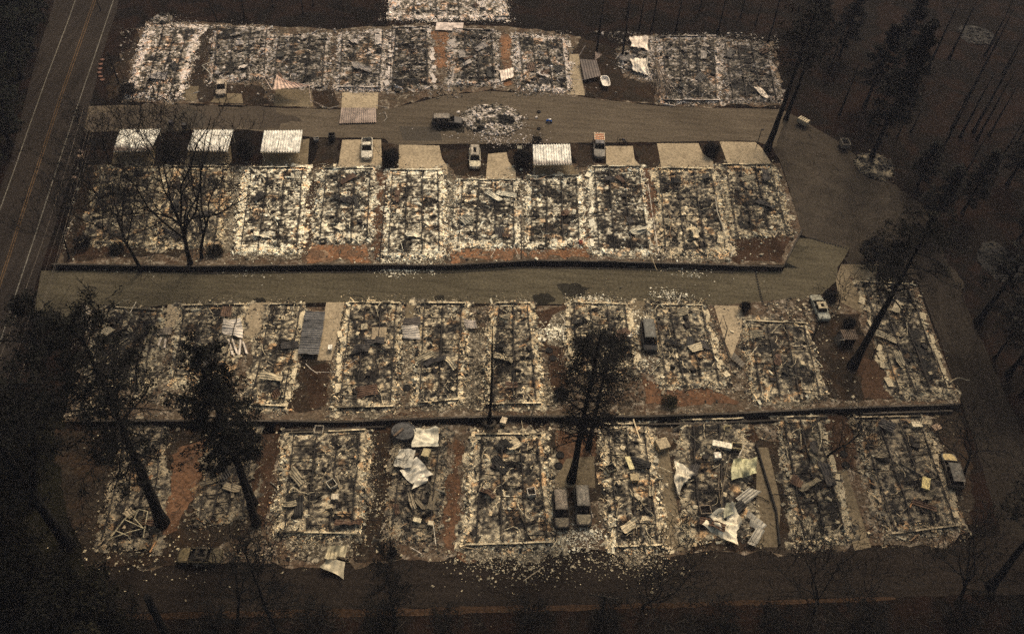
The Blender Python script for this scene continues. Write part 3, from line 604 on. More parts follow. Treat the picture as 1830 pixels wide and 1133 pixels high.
# round rubble island, small ruin in the woods, loose spills
def heap(label, name, cx, cy, rx, ry, pale, tone, dark, seed, dens=12, group=None, holes=(), h=0.35, fall=0.35, cat='rubble heap', big=1.0):
    c0 = G(cx, cy); ax = G(cx + rx, cy) - c0; ay = G(cx, cy - ry) - c0; rg = np.random.default_rng(seed)
    A, B = np.linalg.norm(ax[:2]), np.linalg.norm(ay[:2]); root = thing(name, label, cat, c0, 0, group)
    n = int(max(A, B) * 2.6 / 0.2); s = np.linspace(-1.25, 1.25, n); S, T = np.meshgrid(s, s); S = S.ravel(); T = T.ravel()
    x = c0[0] + S * A; y = c0[1] + T * B; r = np.sqrt(S ** 2 + T ** 2); jag = 0.35 * (fbm(x, y, 1.5, seed) - .5)
    def vals(x, y, S, T, r):
        v = 0.5 + (fbm(x, y, .9, seed, 2) - .5) * 1.7 + (vn(x, y, .3, seed + 1) - .5) + (.5 - dark)
        for hx, hy, hr in holes: v = v - 1.2 * (np.hypot((S - hx) * A, (T - hy) * B) < hr)
        return v
    hz = lambda x, y, r: hgt(x, y) + .05 + np.clip((1.05 - r) * 3, 0, 1) * h * (.3 + fbm(x, y, 1.2, seed + 2))
    v = vals(x, y, S, T, r); cc = colour_of(v, PAL[pale], tone, rg, len(x)); idx = np.arange(n * n).reshape(n, n)
    q = np.stack([idx[:-1, :-1].ravel(), idx[:-1, 1:].ravel(), idx[1:, 1:].ravel(), idx[1:, :-1].ravel()], 1); q = q[((r + jag)[q] < 1.0).all(1)]
    used, inv = np.unique(q, return_inverse=True)
    put('ash_bed', Geo().add(np.column_stack([x, y, hz(x, y, r)])[used], inv.reshape(-1, 4), C=cc[used]), M_DEB, root, c0)
    N = int(math.pi * A * B * dens); rr = np.sqrt(rg.uniform(0, 1, N)) * 1.02 + rg.exponential(fall * .25, N); th = rg.uniform(0, 2 * math.pi, N)
    S = rr * np.cos(th); T = rr * np.sin(th); x = c0[0] + S * A; y = c0[1] + T * B
    v = vals(x, y, S, T, rr) + rg.normal(0, .3, N); sz = np.clip(np.exp(rg.normal(-1.6, .5, N)), .06, .8) * np.where(rr > 1, .6, 1) * big
    Sx = np.column_stack([sz, sz * rg.uniform(.4, 1, N), sz * rg.uniform(.2, .7, N)]); C = colour_of(v, PAL[pale], tone, rg, N)
    put('rubble', Geo().chips(np.column_stack([x, y, hz(x, y, rr) + Sx[:, 2] * .3]), Sx, rg.uniform(0, 3, N), rg.uniform(-.5, .5, N), rg.uniform(-.5, .5, N), C), M_DEB, root, c0)['kind'] = 'stuff'
    return root
def scatter(label, pts_r, n, pale, tone, seed, cat='debris scatter', smax=.25):
    """loose crumbs on the road round a point"""
    rg = np.random.default_rng(seed); g = Geo(); c0 = G(*pts_r[0][:2])
    for (px, py, r, w) in pts_r:
        c = G(px, py); k = int(n * w); x = c[0] + rg.normal(0, r, k) * 1.8; y = c[1] + rg.normal(0, r * .6, k); sz = np.clip(np.exp(rg.normal(-2.6, .5, k)), .04, smax)
        S = np.column_stack([sz * 1.4, sz, sz * .4]); C = np.array(PAL[pale]) * tone * rg.uniform(.4, 1.2, (k, 1))
        g.chips(np.column_stack([x, y, hgt(x, y) + .06 + S[:, 2] * .3]), S, rg.uniform(0, 3, k), rg.uniform(-.3, .3, k), rg.uniform(-.3, .3, k), C)
    o = put('crumbled_debris', g, M_DEB, None, c0); o.location = [float(q) for q in c0]; return tag(o, label, cat, None, 'stuff')
heap('round island of pale rubble with a dark pit, in the middle of the upper road', 'rubble_island', 880, 215, 54, 26, 'pink', 1.15, .46, 501, 16, holes=((.45, -.1, 1.5), (-.35, -.7, .8)), h=.5)
heap('small ruined shed of grey rubble in the woods beside the road bend', 'shed_ruin', 1563, 298, 34, 22, 'dim', .55, .58, 502, 12)
heap('ash pile behind the farthest row, at its highway end', 'ash_pile', 290, 36, 18, 9, 'pink', .9, .46, 503, 14)
heap('crumbled rubble in the hazy clearing between distant trunks', 'rubble_pile', 1745, 64, 30, 16, 'pink', .10, .5, 504, 7)
heap('pale stone ring round an old fire pit in the woods at the right', 'stone_ring', 1785, 470, 36, 34, 'dim', .15, .62, 505, 5, holes=((0, 0, 3.2),), h=.1)
scatter('white crumbs strewn on the middle road below the retaining wall', [(715, 480, 1.6, 1), (700, 486, .8, .5), (740, 480, 1.2, .4)], 260, 'white', 1.0, 601)
scatter('pale crumbs on the middle road near its right end', [(1235, 490, .7, 1), (1210, 478, 2.4, .8)], 70, 'white', .9, 602)
scatter('pale flakes below the bare oaks at the wall foot', [(450, 478, 1.6, 1), (225, 474, 1.4, .5)], 90, 'white', .7, 603)
scatter('loose pale crumbs on the front road below the two parked cars', [(905, 1010, 2.2, 1), (960, 990, 2.4, 1), (1120, 1008, 1.8, 1)], 330, 'tan', .7, 604)
scatter('ash dust spilled below the round rubble island', [(905, 252, 1.7, 1), (880, 243, 3.2, .8)], 230, 'pink', 1.0, 605)
scatter('pale fallen chips round the burnt car noses on the nearest row', [(1020, 965, 1.4, 1), (1050, 955, 1.2, 1)], 360, 'white', .75, 606, smax=.4)
scatter('white fan of burned branches and ash left of the double-trunked pine', [(1000, 590, .8, 1), (996, 600, 1.2, 1)], 420, 'white', 1.2, 607, smax=.5)
scatter('bright ash swept against the dark burnt van', [(1135, 590, .7, 1), (1128, 560, 1.2, 1), (1145, 650, 1.4, .8)], 420, 'white', 1.1, 608, smax=.5)
scatter('white burned brush poking over the road edge by the dark burnt van', [(1060, 535, .8, 1), (1200, 528, 1.0, 1)], 200, 'white', 1.0, 609, smax=.3)
scatter('ash and wood crumbs between the wide front home and the dark sheet-strewn home', [(765, 830, 1.5, 1), (650, 895, 2, 1)], 240, 'tan', .8, 610)
scatter('scattered crumbs over the dark front left yard', [(260, 1000, 3, 1), (330, 990, 3, .6)], 110, 'tan', .8, 611)
# ash crumbs sprinkled over the lots between the homes
def in_poly(P_, x, y):
    ins = np.zeros(len(x), bool); j = len(P_) - 1
    for i in range(len(P_)):
        xi, yi, xj, yj = *P_[i], *P_[j]; ins ^= ((yi > y) != (yj > y)) & (x < (xj - xi) * (y - yi) / (yj - yi + 1e-12) + xi); j = i
    return ins
def crumbs(label, box, dens, pale, tone, seed):
    rg = np.random.default_rng(seed); P_ = [G(*p)[:2] for p in box]; lo, hi = np.min(P_, 0), np.max(P_, 0); n = int((hi[0] - lo[0]) * (hi[1] - lo[1]) * dens)
    x = rg.uniform(lo[0], hi[0], n); y = rg.uniform(lo[1], hi[1], n); k = in_poly(P_, x, y) & (fbm(x, y, 5, seed, 3) + rg.normal(0, .07, n) > .46)
    for pl, m_ in POLYS:
        pr = {M_LOTD: .8, M_REDD: .85, M_REDM: .8, M_RED: .75, M_CONC: .93, M_CONCD: .9}.get(m_, .5); k &= ~(in_poly(pl, x, y) & (rg.uniform(0, 1, n) < pr))
    x, y = x[k], y[k]; n = len(x); sz = np.clip(np.exp(rg.normal(-2.05, .45, n)), .05, .4); S = np.column_stack([sz * rg.uniform(.7, 1.8, n), sz, sz * .5]); v = rg.uniform(0, 1, n) ** 1.3
    C = colour_of(v, PAL[pale], tone, rg, n); z = hgt(x, y) + .06 + S[:, 2] * .3
    c0 = G(*box[0]); o = put('ash_crumbs', Geo().chips(np.column_stack([x, y, z]), S, rg.uniform(0, 3, n), rg.uniform(-.4, .4, n), rg.uniform(-.4, .4, n), C), M_DEB, None, c0); o.location = [float(q) for q in c0]; tag(o, label, 'ash crumbs', None, 'stuff')
crumbs('ash crumbs between the farthest homes', [(215, 50), (1390, 60), (1398, 190), (1045, 170), (745, 178), (215, 180)], 5, 'pink', .8, 701)
crumbs('ash crumbs between the second-row homes', [(130, 296), (1390, 292), (1426, 416), (1397, 470), (110, 468)], 6, 'white', .85, 702)
crumbs('ash crumbs between the third-row homes', [(130, 552), (1310, 545), (1640, 505), (1705, 716), (120, 745)], 6.5, 'tan', .9, 703)
crumbs('ash crumbs between the nearest homes', [(150, 768), (1705, 744), (1740, 955), (1390, 980), (640, 1000), (160, 1008)], 5, 'tan', .75, 704)
# ------------------------------------------------------------------ retaining walls
def wall(label, pts, h, z0=0.0, col=(0.018, 0.014, 0.011), th=0.3, group=None, cap=(0.05, 0.04, 0.03)):
    P_ = np.array([G(*p)[:2] for p in pts]); c0 = np.array([*P_[0], z0]); root = thing('retaining_wall', label, 'wall', c0, 0, group)
    g = Geo(); gc = Geo(); rg = np.random.default_rng(len(pts))
    for a, b in zip(P_[:-1], P_[1:]):
        n = max(1, int(np.linalg.norm(b - a) / 2.4))
        for k in range(n):
            p, q = a + (b - a) * k / n, a + (b - a) * (k + 1) / n; mid = (p + q) / 2; L = np.linalg.norm(q - p); az = math.atan2(q[1] - p[1], q[0] - p[0])
            m_ = rg.uniform(.7, 1.4); o_ = rg.uniform(-.02, .02)
            for cr in range(4):
                g.box((mid[0], mid[1] + o_ + cr * .03, z0 + h * (cr + .5) / 4), (L + rg.uniform(-.03, .0), th, h / 4 - .012), az, np.array(col) * m_ * rg.uniform(.7, 1.4))
            gc.box((mid[0], mid[1] + .1 + rg.uniform(-.05, .05), z0 + h + .03), (L - .02, th * .9, .09), az, np.array(cap) * rg.uniform(.5, 1.6))
    put('timber_course', g, M_STONE, root, c0); put('coping', gc, M_STONE, root, c0); return root
def shiftp(pts, dy): return [(a, b + dy) for a, b in pts]
w2 = [(95, 479), (350, 483), (560, 480), (690, 480), (800, 481), (870, 477), (940, 472), (1100, 474), (1180, 477), (1310, 481), (1397, 483)]
w3 = [(150, 758), (450, 758), (600, 760), (870, 750), (1150, 750), (1300, 745), (1480, 736), (1712, 728)]
wall('long charred retaining wall along the middle road below the second row', [(a, b + 1) for a, b in w2], .80, group='charred retaining walls')
wall('short side return of the charred wall at the road bend', [(1397, 483), (1432, 417)], .7)
wall('long black retaining wall splitting the two nearest rows of lots', [(a, b + 1) for a, b in w3], .76, group='charred retaining walls')
wall('low dark second wall at the foot of the long black one, right part', [(1040, 760), (1150, 762), (1300, 759), (1420, 752), (1478, 748)], .3)
wall('low dark second wall at the foot of the long black one, left part', [(505, 772), (600, 770), (690, 766)], .3)
wall('low dark second wall under the last homes beside the side road', [(1540, 744), (1700, 738)], .4)

def kerb(label, pts, w=.14, h=.14, col=(.16, .13, .1), name='kerb'):
    g = Geo(); P_ = [G(*p) for p in pts]; c0 = P_[0]
    for a, b in zip(P_[:-1], P_[1:]):
        n = max(1, int(np.linalg.norm(b - a) / 2.0))
        for k in range(n):
            p, q = a + (b - a) * k / n, a + (b - a) * (k + 1) / n
            g.box((p + q) / 2 + [0, 0, h / 2 + .02], (np.linalg.norm(q - p) - .02, w, h), math.atan2(q[1] - p[1], q[0] - p[0]), np.array(col) * random.uniform(.7, 1.2))
    o = put(name, g, M_STONE, None, c0); o.location = [float(v) for v in c0]; return tag(o, label, 'kerb' if name == 'kerb' else 'fence')
random.seed(4)
kerb('dark kerb along the north side of the middle road below the wall', shiftp(w2[1:-1], 7), .12, .08, (.05, .04, .03))
kerb('pale lot divider line left of the white-ash home below the empty pad', [(690, 326), (679, 466)], .16, .22, (.03, .02, .015), 'lot_divider')
kerb('dark divider rail left of the narrow ribbed home, farthest row', [(701, 54), (697, 158)], .16, .3, (.03, .02, .015), 'lot_divider')
kerb('dark divider rail in the middle of the rust-coloured soil, second row', [(931, 396), (932, 462)], .14, .2, (.03, .02, .015), 'lot_divider')
kerb('black fallen fence line left of the narrow home with siding, nearest row', [(1350, 796), (1366, 850), (1386, 915), (1392, 975)], .2, .45, (.02, .017, .014), 'fallen_fence')
kerb('thin dark divider up the farthest row beside the first parked car', [(384, 54), (366, 128)], .14, .25, (.03, .02, .015), 'lot_divider')
kerb('thin pale pole line lying along the joisted home of the second row', [(1158, 330), (1166, 385), (1178, 460)], .12, .12, (.5, .42, .33), 'fallen_gutter')

# ------------------------------------------------------------------ carports and sheets
def corr_patch(c4, per=0.33, amp=0.05, nu=None, crumple=0.0, seed=1, C=(.7, .62, .5), along='v', soot=0.0, tear=0.0):
    """corrugated sheet between four world corners (TL,TR,BR,BL); ribs run along v"""
    c4 = np.array(c4, float); wid = np.linalg.norm(c4[1] - c4[0]); leng = np.linalg.norm(c4[3] - c4[0]); nrm = np.cross(c4[1] - c4[0], c4[3] - c4[0]); nrm = nrm / np.linalg.norm(nrm)
    if nrm[2] < 0: nrm = -nrm
    if along == 'u': c4 = c4[[0, 3, 2, 1]]; wid, leng = leng, wid
    nu = max(8, int(wid / per * 6)); nv = max(6, int(leng / .3)); U, V_ = np.meshgrid(np.linspace(0, 1, nu + 1), np.linspace(0, 1, nv + 1)); U = U.ravel(); V_ = V_.ravel()
    P_ = (c4[0] * (1 - U[:, None]) + c4[1] * U[:, None]) * (1 - V_[:, None]) + (c4[3] * (1 - U[:, None]) + c4[2] * U[:, None]) * V_[:, None]
    w = np.clip(np.sin(U * wid / per * 2 * math.pi) * 1.6, -1, 1) * amp
    cr = crumple * ((fbm(U * wid, V_ * leng, 1.8, seed, 3) - .5) * 2.2 + (np.abs(fbm(U * wid, V_ * leng, 1.1, seed + 3, 2) - .5) * 2.0))
    P_ = P_ + nrm * (w + cr)[:, None]
    if crumple: P_[:, :2] += np.stack([(fbm(U * wid, V_ * leng, 2.5, seed + 7) - .5), (fbm(U * wid, V_ * leng, 2.5, seed + 8) - .5)], 1) * crumple * 2.2
    C = np.tile(np.array(C, float), (len(P_), 1)) * (0.82 + .3 * vn(U * wid, V_ * leng, .5, seed))[:, None]
    if soot:
        s = np.clip((V_ - 1 + .22 + .25 * (fbm(U * wid, V_ * 2, 1.0, seed + 2) - .3)) * 5, 0, 1) * soot; C = C * (1 - s[:, None]) + np.array([.10, .055, .04]) * s[:, None]
    n = nu + 1; Q = [(j * n + i, j * n + i + 1, (j + 1) * n + i + 1, (j + 1) * n + i) for j in range(nv) for i in range(nu)]
    Q = np.array(Q)
    if tear:
        k = fbm(U[Q[:, 0]] * wid, V_[Q[:, 0]] * leng, 1.6, seed + 20, 3) + .25 * np.minimum.reduce([U[Q[:, 0]], 1 - U[Q[:, 0]], V_[Q[:, 0]], 1 - V_[Q[:, 0]]]) * 4
        Q = Q[k > tear]
    return P_, Q, C, nrm
def corr_geo(*a, **k):
    P_, Q, C, nrm = corr_patch(*a, **k); return Geo().add(P_, Q, C=C).add(P_ - nrm * .015, Q[:, ::-1], C=C * .5)

def carport(label, px4, z=2.45, C=(.74, .69, .60), soot=.9, posts=True, dz=(.12, .12, -.05, -.05)):
    c4 = [W(*p, z + d) for p, d in zip(px4, dz)]; c4 = [np.array(c) for c in c4]; ctr = np.mean(c4, 0); base = np.array([ctr[0], ctr[1], float(hgt(ctr[0], ctr[1]))])
    root = thing('carport', label, 'carport', base, 0, 'standing carports with pale corrugated roofs')
    put('roof_panel', corr_geo(c4, .44, .085, crumple=.012, soot=soot, C=C, seed=int(px4[0][0])), M_SHEET, root, base)
    for a, b in ((0, 1), (3, 2)):
        g = Geo(); p, q = c4[a] + [0, 0, -.14], c4[b] + [0, 0, -.14]; mid = (p + q) / 2; g.box(mid, (np.linalg.norm(q - p), .12, .16), math.atan2(q[1] - p[1], q[0] - p[0]), (.6, .53, .42))
        put('fascia_beam', g, M_PAINT, root, base)
    for u_, v_ in ((.04, .06), (.96, .06), (.04, .94), (.96, .94)):
        p = (c4[0] * (1 - u_) + c4[1] * u_) * (1 - v_) + (c4[3] * (1 - u_) + c4[2] * u_) * v_; zg = float(hgt(p[0], p[1])) + .05
        put('post', Geo().box((p[0], p[1], (zg + p[2] - .15) / 2), (.1, .1, p[2] - .15 - zg), 0, (.5, .43, .33)), M_PAINT, root, base)
    return root
carport('white corrugated carport nearest the highway, roof edge scorched brown', [(214, 232), (288, 231), (270, 269), (202, 270)])
carport('second white corrugated carport from the highway, partly behind bare branches', [(346, 233), (418, 232), (407, 270), (334, 268)], soot=.4)
carport('white corrugated carport right of the dark bush, its slab visible below', [(472, 234), (541, 233), (535, 272), (465, 271)], soot=.25)
carport('white corrugated carport beside the orange-topped truck', [(952, 259), (1019, 258), (1022, 293), (953, 294)], soot=.7)

def sheetm(label, name, px4, zs, per=.3, amp=.04, crumple=.0, C=(.55, .5, .42), along='v', seed=1, cat='metal sheet', group=None, tear=0.0, mat=None, soot=0.0):
    c4 = []
    for p, z in zip(px4, zs):
        g0 = G(*p); c4.append(W(p[0], p[1], g0[2] + z + .12))
    c4 = np.array(c4); base = c4.mean(0)
    if name == 'crumpled_sheet': c4 = base + (c4 - base) * np.array([1.15, 1.15, 1.0]); C = tuple(min(.78, q * 1.22) for q in C)
    base[2] = float(hgt(base[0], base[1]))
    o = put(name, corr_geo(c4, per, amp, crumple=crumple, C=C, along=along, seed=seed, tear=tear, soot=soot), mat or M_SHEET, None, base, smooth=crumple > 0); o.location = [float(v) for v in base]
    return tag(o, label, cat, group)
WHT = (.62, .56, .46)
r_ = thing('fallen_carport', 'pinkish-grey corrugated carport roof fallen onto the upper road', 'carport', G(640, 206))
c4 = [W(610, 193, .9), W(672, 193, .9), W(673, 219, .25), W(606, 221, .25)]; b_ = np.array(r_.location)
put('roof_panel', corr_geo(c4, .36, .06, C=(.33, .25, .20), seed=9, soot=.3), M_SHEET, r_, b_)
put('bent_post', Geo().tube([G(672, 193) + [0, 0, .5], G(684, 193) + [0, 0, .2], G(693, 194) + [0, 0, .15]], .07, 5, (.4, .34, .28)), M_STEEL, r_, b_)
put('bent_post', Geo().tube([G(678, 207) + [0, 0, .3], G(688, 203) + [0, 0, .3], G(692, 212) + [0, 0, .15], G(686, 218) + [0, 0, .1]], .06, 5, (.4, .34, .28)), M_STEEL, r_, b_)
put('bent_post', Geo().tube([G(572, 192) + [0, 0, .2], G(590, 196) + [0, 0, .2], G(607, 196) + [0, 0, .8]], .07, 5, (.4, .34, .28)), M_STEEL, r_, b_)
r_ = thing('collapsed_carport', 'crumpled peach-coloured carport roof over the dark slab, farthest row', 'carport', G(525, 165)); b_ = np.array(r_.location)
c4 = [W(496, 134, 2.2), W(512, 146, 2.3), W(553, 154, 2.4), W(487, 162, 2.3)]
put('roof_panel', corr_geo(c4, .36, .06, C=(.55, .38, .29), seed=12, crumple=.15), M_SHEET, r_, b_)
for a, b in (((552, 151), (556, 185)), ((486, 160), (480, 166)), ((487, 162), (473, 140)), ((533, 152), (556, 152)), ((556, 180), (578, 190))):
    put('bent_post', Geo().tube([W(*a, 2.2), W(*b, .4 if b[1] > 160 else 2.0)], .07, 5, (.5, .38, .3)), M_STEEL, r_, b_)
r_ = thing('collapsed_awning', 'flat charred awning panels lying beside the white bathtub-like shell', 'awning', G(1062, 125)); b_ = np.array(r_.location)
put('roof_panel', corr_geo([W(1036, 106, .9), W(1066, 108, 1.1), W(1074, 136, .9), W(1044, 143, .7)], .5, .02, C=(.075, .052, .042), seed=14), M_SHEET, r_, b_)
put('roof_panel', corr_geo([W(1062, 94, 1.6), W(1078, 97, 1.2), W(1072, 104, 1.0), W(1064, 108, 1.0)], .5, .02, C=(.16, .11, .085), seed=15, crumple=.2), M_SHEET, r_, b_)
put('bent_post', Geo().tube([W(1035, 100, .5), W(1046, 82, 1.8)], .06, 5, (.45, .36, .3)), M_STEEL, r_, b_)

sheetm('fluted pale corrugated panel leaning at the highway end of the third row', 'corrugated_sheet', [(147, 542), (178, 562), (160, 590), (132, 578)], (.9, .7, .2, .3), .42, .07, C=(.36, .29, .21), along='u', seed=21)
sheetm('crumpled pale corrugated sheet wrapped beside the third-row pale drive', 'corrugated_sheet', [(396, 572), (432, 568), (436, 604), (400, 596)], (.8, .4, .3, .4), .36, .06, .35, C=(.58, .50, .41), along='u', seed=22)
for k, (a, b) in enumerate((((408, 606), (416, 636)), ((414, 604), (424, 632)), ((430, 606), (427, 634)), ((434, 610), (441, 632)))):
    sheetm(['leftmost', 'second', 'third', 'rightmost'][k] + ' of the four pale strips splayed below the crumpled sheet', 'metal_strip', [(a[0] - 2, a[1]), (a[0] + 2, a[1]), (b[0] + 3, b[1]), (b[0] - 2, b[1])], (.3, .3, .2, .2), .3, .03, .05, C=(.50, .42, .34), seed=30 + k, cat='metal strip', group='splayed metal strips')
sheetm('folded dark corrugated sheet lying over the first pale drive of the third row', 'corrugated_sheet', [(278, 588), (308, 584), (306, 598), (270, 600)], (.7, .4, .2, .2), .35, .06, .3, C=(.15, .12, .09), seed=23)
for k, (a, b) in enumerate((((288, 604), (283, 616)), ((296, 606), (294, 620)), ((270, 618), (300, 622)))):
    sheetm(['short pale strip left', 'short pale strip right', 'long thin pale strip crossing'][k] + ' under the folded dark sheet by the first drive', 'metal_strip', [(a[0] - 2, a[1] - 1), (a[0] + 2, a[1] - 1), (b[0] + 2, b[1] + 1), (b[0] - 2, b[1] + 1)], (.3, .2, .2, .2), .3, .03, .05, C=(.42, .35, .28), seed=35 + k, cat='metal strip')
# long dark corrugated sheets fallen between homes
for k in range(5):
    y0 = 556 + k * 15; x0 = 546 - k * 2.6
    sheetm(['topmost', 'second', 'middle', 'fourth', 'lowest'][k] + ' dark corrugated sheet fallen between the narrow home and the drive', 'corrugated_sheet', [(x0, y0), (x0 + 36, y0 + 1), (x0 + 34, y0 + 17), (x0 - 3, y0 + 16)], (.8 - k * .02, .5, .5, .78), .42, .075, .12, C=(.12, .11, .10) if k % 2 else (.17, .155, .14), along='u', seed=40 + k, group='fallen dark corrugated sheets')
sheetm('whitish ribbed panel fallen onto the fourth drive of the third row', 'corrugated_sheet', [(718, 584), (748, 580), (752, 606), (720, 604)], (.5, .5, .4, .4), .35, .06, .2, C=(.5, .43, .35), along='u', seed=46)
sheetm('dark ribbed panel above the whitish fallen panel, third row', 'corrugated_sheet', [(722, 568), (752, 566), (750, 581), (719, 583)], (.5, .5, .6, .5), .35, .06, .15, C=(.10, .08, .065), along='u', seed=47)
sheetm('small whitish bent panel at the top right of the narrow third-row home', 'corrugated_sheet', [(828, 572), (850, 572), (852, 588), (832, 586)], (.6, .5, .4, .5), .35, .06, .3, C=(.46, .38, .31), along='u', seed=48)
# crumpled white sheets of the nearest row
sheetm('square crumpled white sheet beside the round dark tank, nearest row', 'crumpled_sheet', [(741, 768), (777, 766), (778, 794), (743, 796)], (.9, .8, .6, .7), .9, .03, .5, C=(.52, .46, .34), along='u', seed=51)
sheetm('upper crumpled grey-white sheet of the heap in the dark lot', 'crumpled_sheet', [(712, 806), (742, 808), (735, 838), (708, 832)], (.9, .9, .6, .6), .8, .04, .5, C=(.38, .34, .27), seed=52)
sheetm('largest crumpled white sheet of the heap in the dark lot', 'crumpled_sheet', [(744, 820), (768, 845), (736, 862), (718, 842)], (1.0, .8, .6, .6), .8, .04, .5, C=(.52, .46, .36), seed=53)
sheetm('curled white flap hanging below the heap in the dark lot', 'crumpled_sheet', [(752, 848), (766, 848), (762, 862), (738, 874)], (.6, .5, .4, .5), .6, .04, .35, C=(.50, .44, .34), seed=54)
sheetm('upper ragged sheet of the pale pair lying on the front road edge', 'crumpled_sheet', [(592, 980), (622, 976), (614, 1002), (584, 998)], (.7, .7, .5, .5), .5, .06, .45, C=(.36, .30, .19), seed=55, tear=.42)
sheetm('lower smooth folded sheet of the pale pair on the front road', 'crumpled_sheet', [(584, 1002), (614, 1004), (612, 1030), (574, 1014)], (.6, .6, .3, .3), .9, .04, .4, C=(.44, .37, .25), seed=56)
sheetm('white torn sheet draped at the left of the strewn lot', 'crumpled_sheet', [(1206, 830), (1240, 846), (1226, 856), (1214, 880)], (.7, .7, .5, .3), .8, .05, .5, C=(.50, .43, .32), seed=57)
sheetm('olive-tinged round sheet near the top right of the strewn lot', 'crumpled_sheet', [(1308, 820), (1352, 822), (1352, 846), (1312, 852)], (.7, .8, .5, .5), 1.0, .05, .5, C=(.36, .33, .19), seed=58)
sheetm('biggest white crumpled sheet, star shaped, in the strewn lot', 'crumpled_sheet', [(1308, 900), (1322, 930), (1314, 972), (1262, 938)], (1.1, .7, .5, .6), .9, .05, .65, C=(.58, .50, .36), seed=59)
sheetm('narrow white flap standing above the star-shaped sheet', 'crumpled_sheet', [(1300, 898), (1314, 898), (1308, 918), (1292, 924)], (1.3, 1.2, .9, .9), .6, .05, .3, C=(.36, .33, .22), seed=60)
cs = [((1338, 870), (1362, 878), (1330, 902), (1314, 892), 'upper corrugated strip leaning over the pale drive of the strewn lot'), ((1338, 912), (1370, 938), (1362, 946), (1334, 922), 'middle corrugated strip crossing beside the star-shaped sheet'),
      ((1350, 944), (1368, 948), (1350, 976), (1336, 970), 'lowest corrugated strip near the road beside the star-shaped sheet'), ((1340, 930), (1364, 942), (1362, 950), (1338, 940), 'short corrugated strip lying across the lowest one')]
for k, (a, b, c, d, l) in enumerate(cs): sheetm(l, 'corrugated_strip', [a, b, c, d], (.7, .5, .4, .5), .45, .07, .1, C=(.42, .37, .29), along='v' if k in (1, 3) else 'v', seed=62 + k, cat='metal strip', group='fallen corrugated strips')
sheetm('crumpled white sheet, upper of the two on the small scorched ruin', 'crumpled_sheet', [(1127, 68), (1154, 68), (1156, 88), (1128, 84)], (.6, .6, .5, .5), .9, .03, .35, C=(.50, .41, .33), seed=67)
sheetm('crumpled white heap, lower of the two on the small scorched ruin', 'crumpled_sheet', [(1128, 106), (1154, 108), (1158, 130), (1132, 126)], (.7, .7, .5, .5), .6, .05, .5, C=(.54, .46, .37), seed=68)
sheetm('curved pale sheet in the last home of the farthest row', 'crumpled_sheet', [(1348, 157), (1362, 160), (1374, 172), (1366, 174)], (.6, .6, .4, .4), .6, .04, .3, C=(.46, .38, .3), seed=69)
sheetm('white sheet piece on the reddish strip beside the pale drive, farthest row', 'crumpled_sheet', [(894, 128), (914, 124), (916, 138), (898, 144)], (.5, .5, .4, .4), .5, .04, .25, C=(.55, .45, .37), seed=70)
sheetm('pale blanket of ash-white board at the top pad behind the farthest row', 'board_panel', [(780, 40), (828, 42), (826, 56), (778, 54)], (.3, .3, .2, .2), 1.5, .01, .1, C=(.5, .4, .34), seed=71)
sheetm('rusty plank-like panel leaning near the drive fork, third row right', 'board_panel', [(1312, 630), (1332, 650), (1326, 656), (1306, 640)], (.6, .4, .4, .5), .4, .05, .05, C=(.12, .10, .075), seed=72)

def frame_lines(label, name, polys, r, C, cat, mat=None):
    c0 = G(*polys[0][0][:2]); g = Geo()
    for pl in polys:
        P_ = []
        for q in pl:
            b = G(q[0], q[1]); P_.append(W(q[0], q[1], b[2] + (q[2] if len(q) > 2 else .75)))
        g.tube(P_, r, 5, C)
    o = put(name, g, mat or M_STEEL, None, c0); o.location = [float(v) for v in c0]; return tag(o, label, cat)
PW = (.52, .45, .35)
frame_lines('white bent gutter in a sideways V left of the second home, farthest row', 'bent_gutter', [[(375, 131, .5), (361, 118, .8), (384, 108, .8)]], .10, PW, 'gutter')
frame_lines('twisted pale awning frame in the dim front left home', 'awning_frame', [[(198, 960), (222, 928), (248, 910, 1.2), (264, 914, 1.0)], [(198, 962), (226, 952), (256, 944, .6)], [(264, 914, 1.0), (256, 960, .4)], [(222, 928), (244, 938, .8), (256, 944)], [(248, 910, 1.2), (240, 926, .9), (256, 944, .6)], [(206, 948), (230, 958)]], .075, (.33, .28, .18), 'awning frame')
frame_lines('black A-shaped iron frame lying over the last third-row drive', 'iron_frame', [[(1285, 585, .3), (1292, 563, 1.0), (1300, 588, .3), (1294, 610, .3)], [(1294, 610), (1302, 640), (1308, 660)], [(1288, 600), (1304, 640)]], .07, (.02, .017, .014), 'iron frame')
